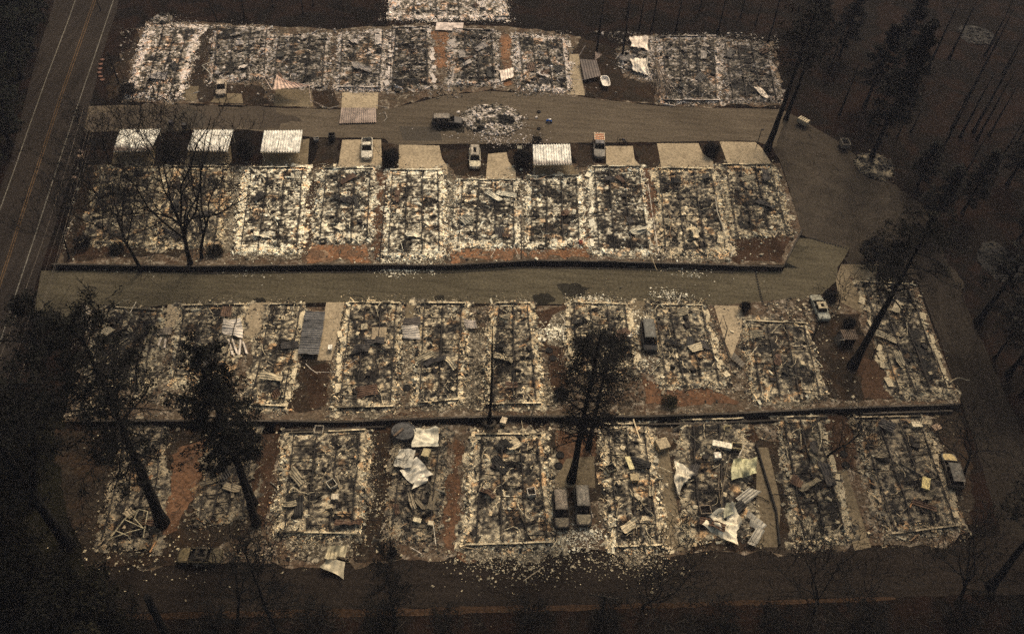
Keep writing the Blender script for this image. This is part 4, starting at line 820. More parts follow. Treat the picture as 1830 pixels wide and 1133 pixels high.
for k, (P_, l, C) in enumerate([
    ([(1158, 345), (1170, 352), (1186, 370), (1196, 380), (1200, 400), (1196, 420), (1180, 430)], 'long curling copper-brown pipe over the home right of the thin pole', (.20, .13, .07)),
    ([(1280, 325), (1300, 318)], 'short pale rod between the last two homes of the second row', PW), ([(1278, 350), (1282, 380), (1294, 410), (1293, 428)], 'bent pale gutter down the left side of the last second-row home', (.42, .36, .27)),
    ([(1300, 430), (1314, 434)], 'short bright rod at the top of the dark red soil corner', PW), ([(1313, 440), (1306, 460)], 'pale rod slanting over the dark red soil corner', (.42, .36, .27)),
    ([(1145, 330), (1160, 332)], 'short bright rod beside the joisted second-row home', PW), ([(1146, 305), (1158, 325)], 'slim pale rod at the upper right corner of the joisted home', (.42, .36, .27)),
    ([(1160, 436), (1162, 455), (1174, 484)], 'thin stick sliding over the wall onto the middle road', (.40, .30, .18)), ([(1192, 444), (1186, 460), (1178, 470)], 'short bent gutter at the wall right of the thin stick', (.40, .33, .25)),
    ([(818, 434), (799, 458)], 'pale stick across the left end of the rust-coloured soil, second row', (.45, .38, .28)), ([(890, 438), (877, 460)], 'pale stick in the middle of the rust soil, second row', (.45, .38, .28)), ([(918, 438), (926, 456)], 'thin pale stick at the right of the rust soil, second row', (.40, .33, .25)),
    ([(678, 320), (698, 312)], 'white rod at the upper left of the home below the empty pad', PW), ([(670, 410), (692, 420)], 'white rod by the middle of the divider rail, second row', PW),
    ([(1465, 755), (1468, 790), (1463, 805)], 'pale bent gutter beside the dark red strip, nearest row right', (.36, .3, .2)), ([(1505, 925), (1512, 950)], 'short pale rod near the road end of the last drive', (.34, .28, .2)),
    ([(1432, 948), (1440, 978)], 'white slim rod at the road edge right of the black fence line', (.42, .36, .26)), ([(774, 935), (779, 975)], 'thin white curved rod beside the red soil strip, nearest row', PW), ([(733, 978), (745, 984), (754, 990)], 'short white bent rod by the front road above the small snag', (.45, .38, .3)),
    ([(935, 1038), (972, 1012)], 'long pale stick lying on the front road left of the two parked cars', (.34, .27, .18)), ([(1048, 965), (1052, 985)], 'pale twig sprawled on the front drive below the right-hand car', (.42, .35, .28)),
    ([(1305, 812), (1300, 830), (1290, 880), (1290, 905)], 'long bent pipe through the middle of the strewn lot', (.18, .14, .09)), ([(1286, 830), (1284, 870), (1288, 900)], 'second slim pipe left of the long bent one, strewn lot', (.16, .12, .08)),
    ([(1330, 795), (1322, 812), (1316, 825)], 'white curved pipe right of the small white box, strewn lot', PW), ([(1040, 880), (1052, 900), (1060, 925)], 'white bent strip to the right of the right-hand burnt car', (.4, .34, .27)),
    ([(690, 935), (680, 950)], 'thin white sticks at the left edge of the home under the white sheets', (.42, .35, .25)), ([(546, 650), (556, 660), (568, 668)], 'pale bent strip below the fallen dark corrugated sheets', (.45, .38, .3)),
    ([(640, 640), (600, 665), (562, 665)], 'pale strip lying across the end of the drive, third row', (.42, .35, .28)), ([(1000, 560), (1010, 575), (1006, 600)], 'white arcing branch left of the double-trunked pine', PW), ([(1060, 545), (1052, 528)], 'white burned sapling poking over the road, left of the van', PW),
    ([(1200, 545), (1190, 520)], 'white burned sapling above the home right of the van', PW), ([(1210, 545), (1218, 524)], 'second white burned sapling above the home right of the van', PW), ([(243, 540), (232, 560), (225, 556)], 'pale forked burned branch at the top of the first third-row home', PW),
    ([(1302, 178), (1330, 181), (1368, 186)], 'long pale gutter along the front of the last farthest-row home', (.3, .23, .18)), ([(780, 150), (800, 162), (806, 168)], 'bent brown panel strip poking onto the road below the pinkish path', (.28, .2, .15)),
    ([(862, 68), (880, 58)], 'pale stick leaning at the top of the home above the rubble island', (.45, .36, .3)), ([(1020, 122), (1030, 118)], 'short pale stick on the pale drive, farthest row', (.4, .32, .26))]):
    frame_lines(l, 'bent_pipe' if 'pipe' in l else 'loose_rod' if 'rod' in l else 'loose_stick' if ('stick' in l or 'twig' in l) else 'bent_gutter' if 'gutter' in l else 'burned_sapling' if ('sapling' in l or 'branch' in l) else 'bent_strip', [P_], .055 if k not in (1, 2, 4) else .09, C, 'pipe' if 'pipe' in l else 'rod' if 'rod' in l else 'stick' if ('stick' in l or 'twig' in l) else 'gutter' if 'gutter' in l else 'sapling' if ('sapling' in l or 'branch' in l) else 'metal strip')
# fan of bent ribs
o = Geo(); c0 = G(1172, 110); rg = np.random.default_rng(5)
for k in range(16):
    a = W(1172 + rg.uniform(-3, 3), 108, 1.6); t = k / 15; b = W(1166 + 42 * t, 158 + 14 * math.sin(t * 3.1), .35); m_ = (a + b) / 2 + [rg.uniform(-.4, .4), 0, rg.uniform(-.1, .4)]
    o.tube([a, m_, b], .06, 4, np.array((.24, .18, .13)) * rg.uniform(.3, 1.3))
q = put('bent_rib_fan', o, M_STEEL, None, c0); q.location = [float(v) for v in c0]; tag(q, 'fan of bent metal roof ribs, collapsed, beside the farthest row', 'roof ribs')

# ------------------------------------------------------------------ small things
def box_item(label, name, px, py, size, yaw, C, cat, opening=True, tilt=(0, 0), group=None):
    p = G(px, py) + [0, 0, .30]; root = thing(name, label, cat, p, yaw, group); sx, sy, sz = size; C = np.array(C); t_ = .06
    g = Geo(); g.box((0, -sy / 2 + t_ / 2, sz / 2), (sx, t_, sz), 0, C); g.box((0, sy / 2 - t_ / 2, sz / 2), (sx, t_, sz), 0, C); g.box((-sx / 2 + t_ / 2, 0, sz / 2), (t_, sy - 2 * t_, sz), 0, C); g.box((sx / 2 - t_ / 2, 0, sz / 2), (t_, sy - 2 * t_, sz), 0, C); g.box((0, 0, .04), (sx - 2 * t_, sy - 2 * t_, .06), 0, C * .15)
    s = put('cabinet', g, M_PAINT, root)
    if not opening: put('lid', Geo().box((0, 0, sz + .025), (sx + .04, sy + .04, .05), 0, C * 1.1), M_PAINT, root)
    else: put('inner_rack', Geo().box((0, 0, sz * .55), (sx - .2, .05, .05), 0, (.03, .02, .015)).box((0, sy * .2, sz * .55), (sx - .2, .05, .05), 0, (.03, .02, .015)), M_STEEL, root)
    root.rotation_euler = (tilt[0], tilt[1], yaw); return root
YL = (.42, .33, .14)
box_item('white open-topped appliance shell in the home left of the two cars', 'burnt_appliance', 949, 884, (1.0, 1.0, .6), .2, (.5, .43, .34), 'appliance')
box_item('whitish dryer shell in the middle of the wide front home', 'burnt_appliance', 594, 870, (1.0, 1.1, .6), .7, (.46, .4, .3), 'appliance')
box_item('small bright box below the dryer shell in the wide front home', 'burnt_appliance', 600, 893, (.8, .7, .5), .1, (.42, .35, .25), 'appliance', False)
box_item('square pale-rimmed fire pit behind the wide front home', 'fire_pit', 571, 772, (1.1, 1.1, .4), .05, (.38, .32, .24), 'fire pit')
box_item('yellow metal cabinet lying in the last front-row home', 'metal_cabinet', 1651, 868, (.9, 1.7, .35), -.35, YL, 'cabinet', False)
box_item('tilted pale box at the top of the last front-row home', 'burnt_appliance', 1634, 764, (1.3, .8, .5), .1, (.36, .3, .2), 'appliance', False)
box_item('rusty tilted box beside the pale box, last front-row home', 'burnt_appliance', 1669, 770, (1.1, .8, .6), .5, (.2, .13, .08), 'appliance', False)
box_item('tan crate on the lot line left of the strewn lot', 'metal_crate', 1180, 800, (1.6, 1.4, .8), .45, (.26, .2, .12), 'crate', False, (.1, .15))
box_item('grey open crate in the narrow home right of the cars', 'metal_crate', 1090, 842, (1.2, 1.0, .6), .5, (.14, .12, .08), 'crate')
box_item('yellow-white slim cabinet in the narrow home right of the cars', 'metal_cabinet', 1124, 832, (.6, 1.8, .35), .3, (.45, .38, .2), 'cabinet', False)
box_item('tan square box in the narrow home right of the cars', 'burnt_appliance', 1132, 860, (1.0, .9, .7), .05, (.26, .2, .11), 'appliance', False)
box_item('white box near the top of the strewn lot', 'burnt_appliance', 1280, 820, (.8, .8, .6), .1, (.55, .48, .38), 'appliance', False)
box_item('white water heater jacket lying across the strewn lot top', 'water_heater', 1288, 800, (2.4, .8, .5), -.15, (.55, .48, .36), 'water heater', False)
box_item('open yellowish chair frame at the top right of the strewn lot', 'chair_frame', 1315, 802, (1.3, .9, .5), -.1, (.36, .28, .15), 'chair')
box_item('pale crate by the black wall foot near the thin snag', 'metal_crate', 900, 757, (.7, .9, .5), -.3, (.5, .4, .27), 'crate', False)
box_item('open dark stove with pale rim in the strewn lot middle', 'burnt_appliance', 1258, 917, (1.3, 1.1, .7), .15, (.2, .15, .1), 'appliance')
box_item('pale box half inside the heap lot, yellow side', 'burnt_appliance', 762, 817, (.9, 1.1, .8), -.2, (.3, .24, .13), 'appliance', False)
box_item('small bright box in the lower middle of the home under the white sheets', 'burnt_appliance', 746, 934, (.9, .5, .4), -.2, (.48, .4, .26), 'appliance', False)
box_item('pale cube beside the thin white curved rod, nearest row', 'burnt_appliance', 770, 940, (.6, .5, .5), -.1, (.45, .37, .25), 'appliance', False)
box_item('orange rusted bucket on the rust soil of the second row', 'rusted_bucket', 1037, 438, (.5, .5, .6), .1, (.5, .14, .07), 'bucket')
box_item('bright white box on the concrete drive left of the third-row home', 'white_box', 591, 626, (.5, .7, .4), .1, (.6, .55, .46), 'box', False)
box_item('tan mattress-like slab in the home behind the whitish panel', 'burnt_mattress', 678, 603, (2.0, 2.6, .3), .1, (.22, .165, .10), 'mattress', False)
box_item('white chest between second and third homes of the second row', 'white_chest', 1124, 604, (.7, .7, .4), .3, (.5, .44, .35), 'chest', False)
box_item('dark bin by the road edge right of the third carport', 'waste_bin', 594, 252, (1.1, 1.0, 1.1), .1, (.03, .025, .02), 'bin')
box_item('small dark bin above the bare oak crown, beside the second carport', 'waste_bin', 331, 232, (.7, .7, .8), .1, (.035, .03, .03), 'bin', False)
box_item('small dark bin above the bare oak, left one by the first carport', 'waste_bin', 308, 227, (.7, .7, .8), .1, (.035, .03, .035), 'bin', False)
box_item('overturned white and black barrow right of the third carport', 'wheelbarrow', 566, 253, (.8, .6, .4), .3, (.3, .27, .24), 'wheelbarrow')
box_item('small pale cabinet in the dark bush beside the white carport', 'meter_box', 928, 274, (.8, .8, .9), .1, (.16, .14, .1), 'meter box', False)
box_item('pale stone block on the roadside left of the first carport', 'stone_block', 146, 287, (.8, .7, .6), .3, (.26, .17, .11), 'stone', False)
box_item('smaller stone block above the roadside one by the highway', 'stone_block', 147, 277, (.6, .6, .5), .1, (.14, .1, .08), 'stone', False)
box_item('lower left stone block of the highway roadside, in the bushes', 'stone_block', 136, 324, (.6, .5, .5), .1, (.2, .13, .09), 'stone', False)
box_item('small tan post box at the wall right of the bare oaks', 'post_box', 391, 445, (.6, .5, .9), .2, (.24, .17, .1), 'box', False)

def disc(label, name, px, py, r, C, cat, ring=False, group=None):
    c = G(px, py) + [0, 0, .06]; root_g = Geo(); n = 16; a = np.arange(n) * 2 * math.pi / n
    if ring:
        P_ = [(math.cos(t) * r * .72, math.sin(t) * r * .72, r * .25) for t in list(a) + [a[0]]]; root_g.tube(P_, r * .27, 7, C, cap=False)
    else:
        prof = [(r, 0), (r, .12), (r * .85, .16), (r * .8, .1), (0.01, .1)]
        V = [(math.cos(t) * q, math.sin(t) * q, z) for q, z in prof for t in a]; Q = [(j * n + i, j * n + (i + 1) % n, (j + 1) * n + (i + 1) % n, (j + 1) * n + i) for j in range(len(prof) - 1) for i in range(n)]; root_g.add(V, Q, C=C)
    o = put(name, root_g, M_STONE); o.location = [float(v) for v in c]; return tag(o, label, cat, group)
BK = (.012, .010, .009)
for (x, y, l) in ((981, 627, 'upper black round well cover left of the double-trunked pine'), (988, 641, 'lower black round well cover left of the double-trunked pine'), (1001, 814, 'upper black round cover on the red soil by the big snag foot'), (998, 833, 'lower black round cover by the big snag foot'),
                  (1507, 812, 'upper black round cover on the dark red strip of the nearest row'), (1511, 832, 'lower black round cover on the dark red strip of the nearest row'), (727, 694, 'black round lid on the soil between two third-row homes')):
    disc(l, 'round_cover', x, y, .52, BK, 'cover')
disc('dark tyre lying at the foot of the second home, second row', 'tyre', 577, 433, .62, (.03, .025, .02), 'tyre', True)
disc('dark tyre near the wall in front of the lone white carport', 'tyre', 967, 443, .55, (.03, .025, .02), 'tyre', True)
disc('pale ring wheel at the right end of the home right of the thin pole', 'wheel_rim', 1302, 443, .5, (.4, .34, .25), 'wheel', True)
disc('pale-rimmed barrel top at the top right of the strewn lot', 'barrel_rim', 1299, 768, .6, (.2, .16, .08), 'barrel', True)
disc('round stone tree ring at the foot of the tall thin snag', 'tree_ring', 875, 757, .9, (.05, .04, .03), 'planter', True)
disc('dark hubcap on the upper road right of the rubble island', 'hubcap', 963, 201, .35, BK, 'hubcap')
disc('second dark hubcap by the yellow parking line, upper road', 'hubcap', 963, 231, .35, BK, 'hubcap')
for i, (x, y) in enumerate(((183, 108), (180, 116), (179, 124), (178, 131), (180, 138), (183, 144))):
    disc(['topmost', 'second', 'third', 'fourth', 'fifth', 'lowest'][i] + ' of the reddish border stones curving beside the highway verge', 'border_stone', x, y, .4, (.16, .08, .055), 'stone', False, 'curved row of reddish border stones')
# yellow parking lines and the dotted rows on the road
stripe('parking_line', [(938, 214), (972, 217)], .14, M_YLINE, .03); stripe('parking_line', [(938, 229), (970, 232)], .14, M_YLINE, .03)
def dots(label, pts, n):
    P_ = np.array([G(*p) for p in pts]); g = Geo(); tt = np.linspace(0, len(P_) - 1, n)
    for t in tt:
        i = min(int(t), len(P_) - 2); p = P_[i] + (P_[i + 1] - P_[i]) * (t - i); az = math.atan2(*(P_[i + 1] - P_[i])[[1, 0]])
        g.box(p + [0, 0, .045], (.28, .3, .05), az, (.012, .01, .008))
    o = put('speed_strip', g, M_STONE, None, P_[0]); o.location = [float(v) for v in P_[0]]; tag(o, label, 'speed strip')
dots('dotted dark strip crossing the road bend below the last home', [(1430, 420), (1462, 430), (1512, 444)], 22)
dots('dotted dark strip across the middle road near its right end', [(1350, 486), (1356, 515), (1363, 543)], 14)

# blue and white motor scooter on its side, fallen bike, dark tank
r_ = thing('toy_scooter', 'small blue and white ride-on toy lying on the upper road', 'toy', G(981, 219) + [0, 0, .04])
put('body', Geo().tube([(-.5, 0, .2), (-.15, .05, .35), (.25, 0, .35), (.5, -.05, .2)], [.12, .24, .22, .1], 8, (.03, .12, .42)), M_PAINT, r_)
put('seat', Geo().box((.1, .0, .6), (.45, .3, .12), .2, (.55, .5, .45)), M_PAINT, r_)
for sx in (-.42, .42): put('wheel', Geo().tube([(sx, -.28, .15), (sx, .28, .15)], .16, 10, (.02, .02, .02)), M_PAINT, r_)
r_ = thing('burnt_motorbike', 'burnt black motorbike lying at the drive beside the orange-topped truck', 'motorbike', G(1112, 256) + [0, 0, .08], -.6)
put('frame', Geo().tube([(-.7, 0, .35), (-.2, 0, .6), (.4, 0, .65), (.75, 0, .4)], .09, 6, BK).tube([(-.2, 0, .6), (.1, 0, .25), (.7, 0, .4)], .07, 6, BK), M_STEEL, r_)
put('tank', Geo().tube([(-.15, 0, .7), (.3, 0, .75)], [.16, .2], 8, (.04, .035, .04)), M_STEEL, r_)
for sx in (-.75, .8): put('wheel', Geo().tube([(sx + .33 * math.cos(t), .0, .33 + .33 * math.sin(t)) for t in np.linspace(0, 2 * math.pi, 13)], .06, 5, BK, False), M_STEEL, r_)
put('handlebar', Geo().tube([(.5, -.4, .95), (.55, 0, .85), (.5, .4, .95)], .04, 5, BK), M_STEEL, r_)
r_ = thing('round_tank', 'wide round dark water tank left of the square white sheet', 'tank', G(722, 776) + [0, 0, .05])
a = np.arange(24) * 2 * math.pi / 24; pr = [(1.55, 0), (1.6, .7), (1.5, .78), (1.35, .72), (.8, .8), (.01, .86)]
put('tank_shell', Geo().add([(math.cos(t) * q, math.sin(t) * q * .85, z) for q, z in pr for t in a], [(j * 24 + i, j * 24 + (i + 1) % 24, (j + 1) * 24 + (i + 1) % 24, (j + 1) * 24 + i) for j in range(5) for i in range(24)], C=(.07, .065, .06)), M_STEEL, r_)
put('fallen_plank', Geo().box((-.6, -.4, .95), (1.6, .3, .06), .9, (.12, .08, .05)), M_STEEL, r_)
r_ = thing('bathtub', 'white bathtub shell lying by the dark drive of the farthest row', 'bathtub', G(1081, 152) + [0, 0, .1], .12)
a = np.arange(20) * 2 * math.pi / 20
def sup(t, p=.55): return (math.copysign(abs(math.cos(t)) ** p, math.cos(t)), math.copysign(abs(math.sin(t)) ** p, math.sin(t)))
pr = [(.7, .9, 0), (.95, 1.7, .75), (1.0, 1.75, .8), (.85, 1.55, .78), (.62, 1.25, .3), (.01, .01, .25)]
put('tub_shell', Geo().add([(sup(t)[0] * q * .85, sup(t)[1] * w_, z) for q, w_, z in pr for t in a], [(j * 20 + i, j * 20 + (i + 1) % 20, (j + 1) * 20 + (i + 1) % 20, (j + 1) * 20 + i) for j in range(5) for i in range(20)], C=(.62, .55, .47)), M_PAINT, r_)

# ------------------------------------------------------------------ vehicles
def car(label, rear, front, kind='sedan', body=(.3, .25, .2), roof=None, hood=None, name=None, cat='car', L=None, Wd=1.85, H=1.45, hole=False, z=.06, bed_item=False, ribs=False, open_roof=False, inter=(.012, .01, .009), group=None, rusty=.35, cam_col=None):
    a, b = G(*rear), G(*front); c = (a + b) / 2; yaw = math.atan2(b[1] - a[1], b[0] - a[0]); Lm = float(np.linalg.norm((b - a)[:2])); L = L or min(max(Lm, 4.2), 5.8)
    root = thing(name or 'burnt_' + {'sedan': 'car', 'suv': 'suv', 'pickup': 'pickup', 'van': 'van'}[kind], label, cat, c + [0, 0, z - .06], yaw, group)
    body = np.array(body, float); roof = np.array(roof if roof is not None else body, float); hood = np.array(hood if hood is not None else body, float); rg = np.random.default_rng(int(rear[0] * 7 + front[1])); w2_ = Wd / 2; beltz = H * .58
    def blotch(V, col, f=.9, am=rusty):
        V = np.asarray(V); n = fbm(V[:, 0] + rear[0], V[:, 1] + V[:, 2], f, int(rear[0]), 3)[:, None]; k = np.clip((n - .5) * 5, 0, 1) * am
        return col * (.75 + .6 * n) * (1 - k) + np.array([.075, .042, .026]) * k
    # stations from front (+x) to rear: x, half width, beltline z
    if kind == 'sedan': nose, ws, bl, tail = .5, .23, -.30, -.5; roofx = (.07, -.20)
    elif kind == 'suv': nose, ws, bl, tail = .5, .24, -.46, -.5; roofx = (.10, -.44)
    elif kind == 'van': nose, ws, bl, tail = .5, .30, -.47, -.5; roofx = (.20, -.45)
    else: nose, ws, bl, tail = .5, .20, -.10, -.5; roofx = (.09, -.07)
    xs = np.array([.5, .49, .46, .40, .32, ws, .1, -.1, -.25, -.4, -.47, -.495, -.5]) * L
    hw = np.array([.62, .80, .92, .98, 1, 1, 1, 1, 1, .99, .96, .9, .82]) * w2_
    bz = np.array([.62, .72, .78, .84, .90, 1, 1.0, 1.0, 1.0, .98, .94, .9, .75]) * beltz
    V = []; 
    for x, h_, zz in zip(xs, hw, bz):
        V += [(x, -h_ * .93, .24), (x, -h_, .42), (x, -h_, zz * .75), (x, -h_ * .95, zz), (x, -h_ * .84, zz + .015), (x, h_ * .84, zz + .015), (x, h_ * .95, zz), (x, h_, zz * .75), (x, h_, .42), (x, h_ * .93, .24)]
    n = 10; Q = []
    for i in range(len(xs) - 1):
        xm = (xs[i] + xs[i + 1]) / 2 / L
        for j in range(n - 1):
            if j == 4 and (bl < xm < ws or kind == 'pickup' and xm < ws and xm > -.47): continue
            if j == 4 and xm > ws and kind != 'x': pass
            Q.append((i * n + j, i * n + j + 1, (i + 1) * n + j + 1, (i + 1) * n + j))
    T = []
    for s_, rev in ((0, 0), ((len(xs) - 1) * n, 1)):
        for j in range(1, n - 1): T.append((s_, s_ + j + 1, s_ + j) if not rev else (s_, s_ + j, s_ + j + 1))
    V = np.array(V); bodyo = put('body', Geo().add(V, Q, T, blotch(V, body)), M_PAINT, root, smooth=False)
    # inner tub
    g = Geo(); x0, x1 = (bl if kind != 'pickup' else -.1) * L, ws * L; g.box(((x0 + x1) / 2, 0, .36), (abs(x1 - x0), Wd * .86, .06), 0, inter)
    if kind == 'pickup':
        g.box(((-.47 - .1) / 2 * L, 0, beltz * .55), (.37 * L, Wd * .84, .05), 0, body * .35); g.box((-.105 * L, 0, beltz * .8), (.06, Wd * .9, beltz * .5), 0, body * .7); g.box((-.485 * L, 0, beltz * .75), (.06, Wd * .84, beltz * .5), 0, body * .8)
    put('interior', g, M_STEEL, root)
    hx = [.47, .42, .36, .30, ws + .012]; V = []
    for x in hx:
        f_ = np.interp(x, [ws, .5], [.99, .72]) * beltz + .035
        for q in (-.82, -.5, 0, .5, .82): V.append((x * L, q * w2_ * np.interp(x, [.36, .42, .47], [1, .90, .60]), f_ + .035 * (1 - q * q)))
    V = np.array(V); put('hood', Geo().add(V, [(i * 5 + j, i * 5 + j + 1, (i + 1) * 5 + j + 1, (i + 1) * 5 + j) for i in range(4) for j in range(4)], C=blotch(V, hood, .7, rusty * .6)), M_PAINT, root, smooth=True)
    # seats
    for sx in ((.08, -.12) if kind in ('sedan',) else (.10, -.12, -.3) if kind in ('suv', 'van') else (.04,)):
        for sy in (-.36, .36): put('seat', Geo().box((sx * L, sy, .55), (.5, .5, .18), 0, (.035, .028, .022)).box((sx * L - .24, sy, .82), (.12, .46, .5), 0, (.05, .038, .028), (0, -.2)), M_STEEL, root)
    # roof with pillars
    r0, r1 = roofx[0] * L, roofx[1] * L; rw = w2_ * .76
    pil = [((ws * L, w2_ * .86, beltz), (r0, rw, H)), ((bl * L if kind != 'pickup' else -.1 * L, w2_ * .88, beltz), (r1, rw, H))]
    if kind != 'pickup': pil.append((((ws + bl) / 2 * L + .1, w2_ * .9, beltz), ((r0 + r1) / 2 + .1, rw, H)))
    if kind in ('suv', 'van'): pil.append(((-.25 * L, w2_ * .9, beltz), (-.24 * L, rw, H)))
    for p, q in pil:
        for s_ in (-1, 1): put('pillar', Geo().segs([(p[0], p[1] * s_, p[2])], [(q[0], q[1] * s_, q[2])], .05, .045, 5, body * .6), M_STEEL, root)
    nx, ny = 9, 7; V = []
    for i in range(nx):
        for j in range(ny):
            x = r0 + (r1 - r0) * i / (nx - 1); q = -1 + 2 * j / (ny - 1)
            V.append((x, q * rw * 1.03, H + .05 * (1 - q * q) - .03 * (abs(i / (nx - 1) - .5) * 2) ** 3 + (rg.normal(0, .012)) - (.05 if hole and 2 <= i <= 6 and 2 <= j <= 4 else 0)))
    V = np.array(V); Q = [(i * ny + j, i * ny + j + 1, (i + 1) * ny + j + 1, (i + 1) * ny + j) for i in range(nx - 1) for j in range(ny - 1) if not (hole and 2 <= i <= 5 and 2 <= j <= 3) and not (open_roof and 1 <= i <= 6 and 1 <= j <= 4)]
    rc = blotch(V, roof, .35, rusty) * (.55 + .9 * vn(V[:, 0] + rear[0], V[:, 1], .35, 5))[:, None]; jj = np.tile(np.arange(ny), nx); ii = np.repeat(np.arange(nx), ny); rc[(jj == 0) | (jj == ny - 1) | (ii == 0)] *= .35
    ro = put('roof', Geo().add(V, Q, C=rc).add(V - [0, 0, .03], [q[::-1] for q in Q], C=rc * .4), M_PAINT, root, smooth=False)
    if ribs:
        for k in range(4): put('roof_rack_bar', Geo().box((r0 + (r1 - r0) * (k + .7) / 4.4, 0, H + .085), (.07, rw * 1.9, .05), 0, np.array(roof) * 1.6), M_PAINT, root)
    for s_ in (1, -1): put('bumper', Geo().tube([(s_ * L * .47, -w2_ * .9, .42), (s_ * L * .503, -w2_ * .5, .44), (s_ * L * .51, 0, .44), (s_ * L * .503, w2_ * .5, .44), (s_ * L * .47, w2_ * .9, .42)], .09, 6, body * .5), M_STEEL, root)
    for s_ in (-1, 1):
        put('headlight', Geo().box((L * .488, s_ * w2_ * .66, beltz * .72), (.08, .3, .16), 0, (.015, .013, .012)), M_STEEL, root)
        put('side_mirror', Geo().box((ws * L - .1, s_ * (w2_ + .1), beltz + .06), (.12, .2, .12), 0, body * .5), M_STEEL, root)
        for wx in (.32, -.31):
            w = put('wheel', Geo().tube([(wx * L, s_ * (w2_ - .12), .3), (wx * L, s_ * (w2_ + .03), .3)], .31, 14, (.022, .018, .015)), M_STEEL, root)
            put('rim', Geo().tube([(wx * L, s_ * (w2_ + .02), .3), (wx * L, s_ * (w2_ + .045), .3)], .18, 10, (.11, .09, .07)), M_STEEL, w)
            put('wheel_arch', Geo().tube([(wx * L + .4 * math.cos(t), s_ * (w2_ + .005), .3 + .42 * math.sin(t)) for t in np.linspace(.1, math.pi - .1, 8)], .035, 4, body * .35), M_STEEL, root)
    if bed_item:
        w = put('spare_tyre', Geo().tube([(-.3 * L + .3 * math.cos(t), .1 + .3 * math.sin(t), beltz * .55 + .18) for t in np.linspace(0, 2 * math.pi, 15)], .12, 7, (.014, .012, .011), False), M_STEEL, root)
        put('bed_debris', Geo().box((-.16 * L, -.1, beltz * .55 + .2), (.5, 1.1, .3), .1, body * .9).box((-.38 * L, -.4, beltz * .55 + .15), (.4, .5, .2), .5, (.08, .065, .05)), M_STEEL, root)
    return root
PALE = (.56, .49, .38)
car('pale tan burnt car on its pad in the farthest row, facing the upper road', (397, 148), (396, 175), 'sedan', (.36, .28, .20), (.38, .30, .22), (.34, .27, .2), L=4.6)
car('dark burnt suv with ribbed roof, parked across the upper road by the rubble island', (774, 222), (824, 222), 'suv', (.035, .03, .027), (.17, .14, .11), (.06, .05, .045), ribs=True, L=5.3, H=1.75, Wd=1.95)
car('white burnt pickup with a spare tyre in its open bed', (657, 250), (656, 293), 'pickup', PALE, PALE, PALE, L=5.4, Wd=1.95, H=1.75, bed_item=True, cat='pickup truck', rusty=.2)
car('burnt pickup with dark windscreen and pale hood, in the middle of the second row', (848, 266), (849, 309), 'suv', (.48, .41, .3), (.30, .25, .19), (.50, .43, .29), L=5.2, Wd=1.95, H=1.6, hole=True, cat='truck', name='burnt_truck', rusty=.25)
car('burnt truck with orange-rusted canopy and grey hood', (1069, 243), (1071, 294), 'pickup', (.19, .16, .13), (.10, .09, .09), (.17, .15, .12), L=5.8, Wd=2.0, H=1.75, cat='pickup truck')
r0_ = bpy.context.scene.objects[-1]
tr = [o for o in COL.objects if o.name.startswith('burnt_pickup') and 'orange' in o.get('label', '')][0]
g = Geo(); cv = [(-.49, 1.5), (-.40, 1.62), (-.25, 1.64), (-.12, 1.62)]
V = [(x * 5.8, q * .93, .78 if abs(q) == 1 else z_ - .05 * q * q) for x, z_ in cv for q in (-1, -.92, -.4, .4, .92, 1)]
put('canopy', Geo().add(V, [(i * 6 + j, i * 6 + j + 1, (i + 1) * 6 + j + 1, (i + 1) * 6 + j) for i in range(3) for j in range(5)], C=(.34, .115, .035)), M_PAINT, tr)
for x, z_ in ((-.47, 1.56), (-.39, 1.63), (-.30, 1.65), (-.21, 1.65), (-.12, 1.63)): put('canopy_rib', Geo().box((x * 5.8, 0, z_ + .02), (.09, 1.7, .05), 0, (.62, .50, .36)), M_PAINT, tr)
for s_ in (-1, 1): put('canopy_rail', Geo().box((-.3 * 5.8, s_ * .86, 1.60), (2.1, .09, .07), 0, (.55, .42, .28)), M_PAINT, tr)
car('pale sedan with a square roof opening beside the yard at the middle road end', (1472, 575), (1454, 533), 'sedan', (.26, .25, .2), (.40, .32, .2), (.16, .15, .11), hole=True, L=4.9)
car('dark burnt van between the ash and the third-row home, ochre tail', (1154, 580), (1162, 636), 'van', (.022, .021, .019), (.09, .085, .07), (.018, .017, .016), L=5.2, Wd=2.05, H=1.85, cat='van', open_roof=False)
car('left one of the two burnt suvs parked side by side, debris on its roof', (999, 884), (1004, 948), 'suv', (.022, .02, .017), (.27, .21, .15), (.20, .155, .10), L=4.9, Wd=1.9, H=1.7, cat='suv', group='two burnt cars parked side by side')
car('right one of the two burnt suvs parked side by side, pale edged roof', (1037, 876), (1043, 944), 'suv', (.05, .042, .032), (.20, .17, .13), (.22, .175, .11), L=5.1, Wd=1.95, H=1.75, cat='suv', ribs=False, group='two burnt cars parked side by side')
car('dim burnt car with ochre hood at the far end of the nearest row', (1706, 872), (1690, 818), 'suv', (.06, .052, .04), (.085, .075, .06), (.30, .22, .095), L=5.0, Wd=1.95, H=1.6)
car('low burnt sedan parked crosswise at the front left road edge', (392, 998), (326, 996), 'sedan', (.085, .065, .035), (.05, .04, .025), (.12, .09, .045), L=4.8, H=1.35, open_roof=True)

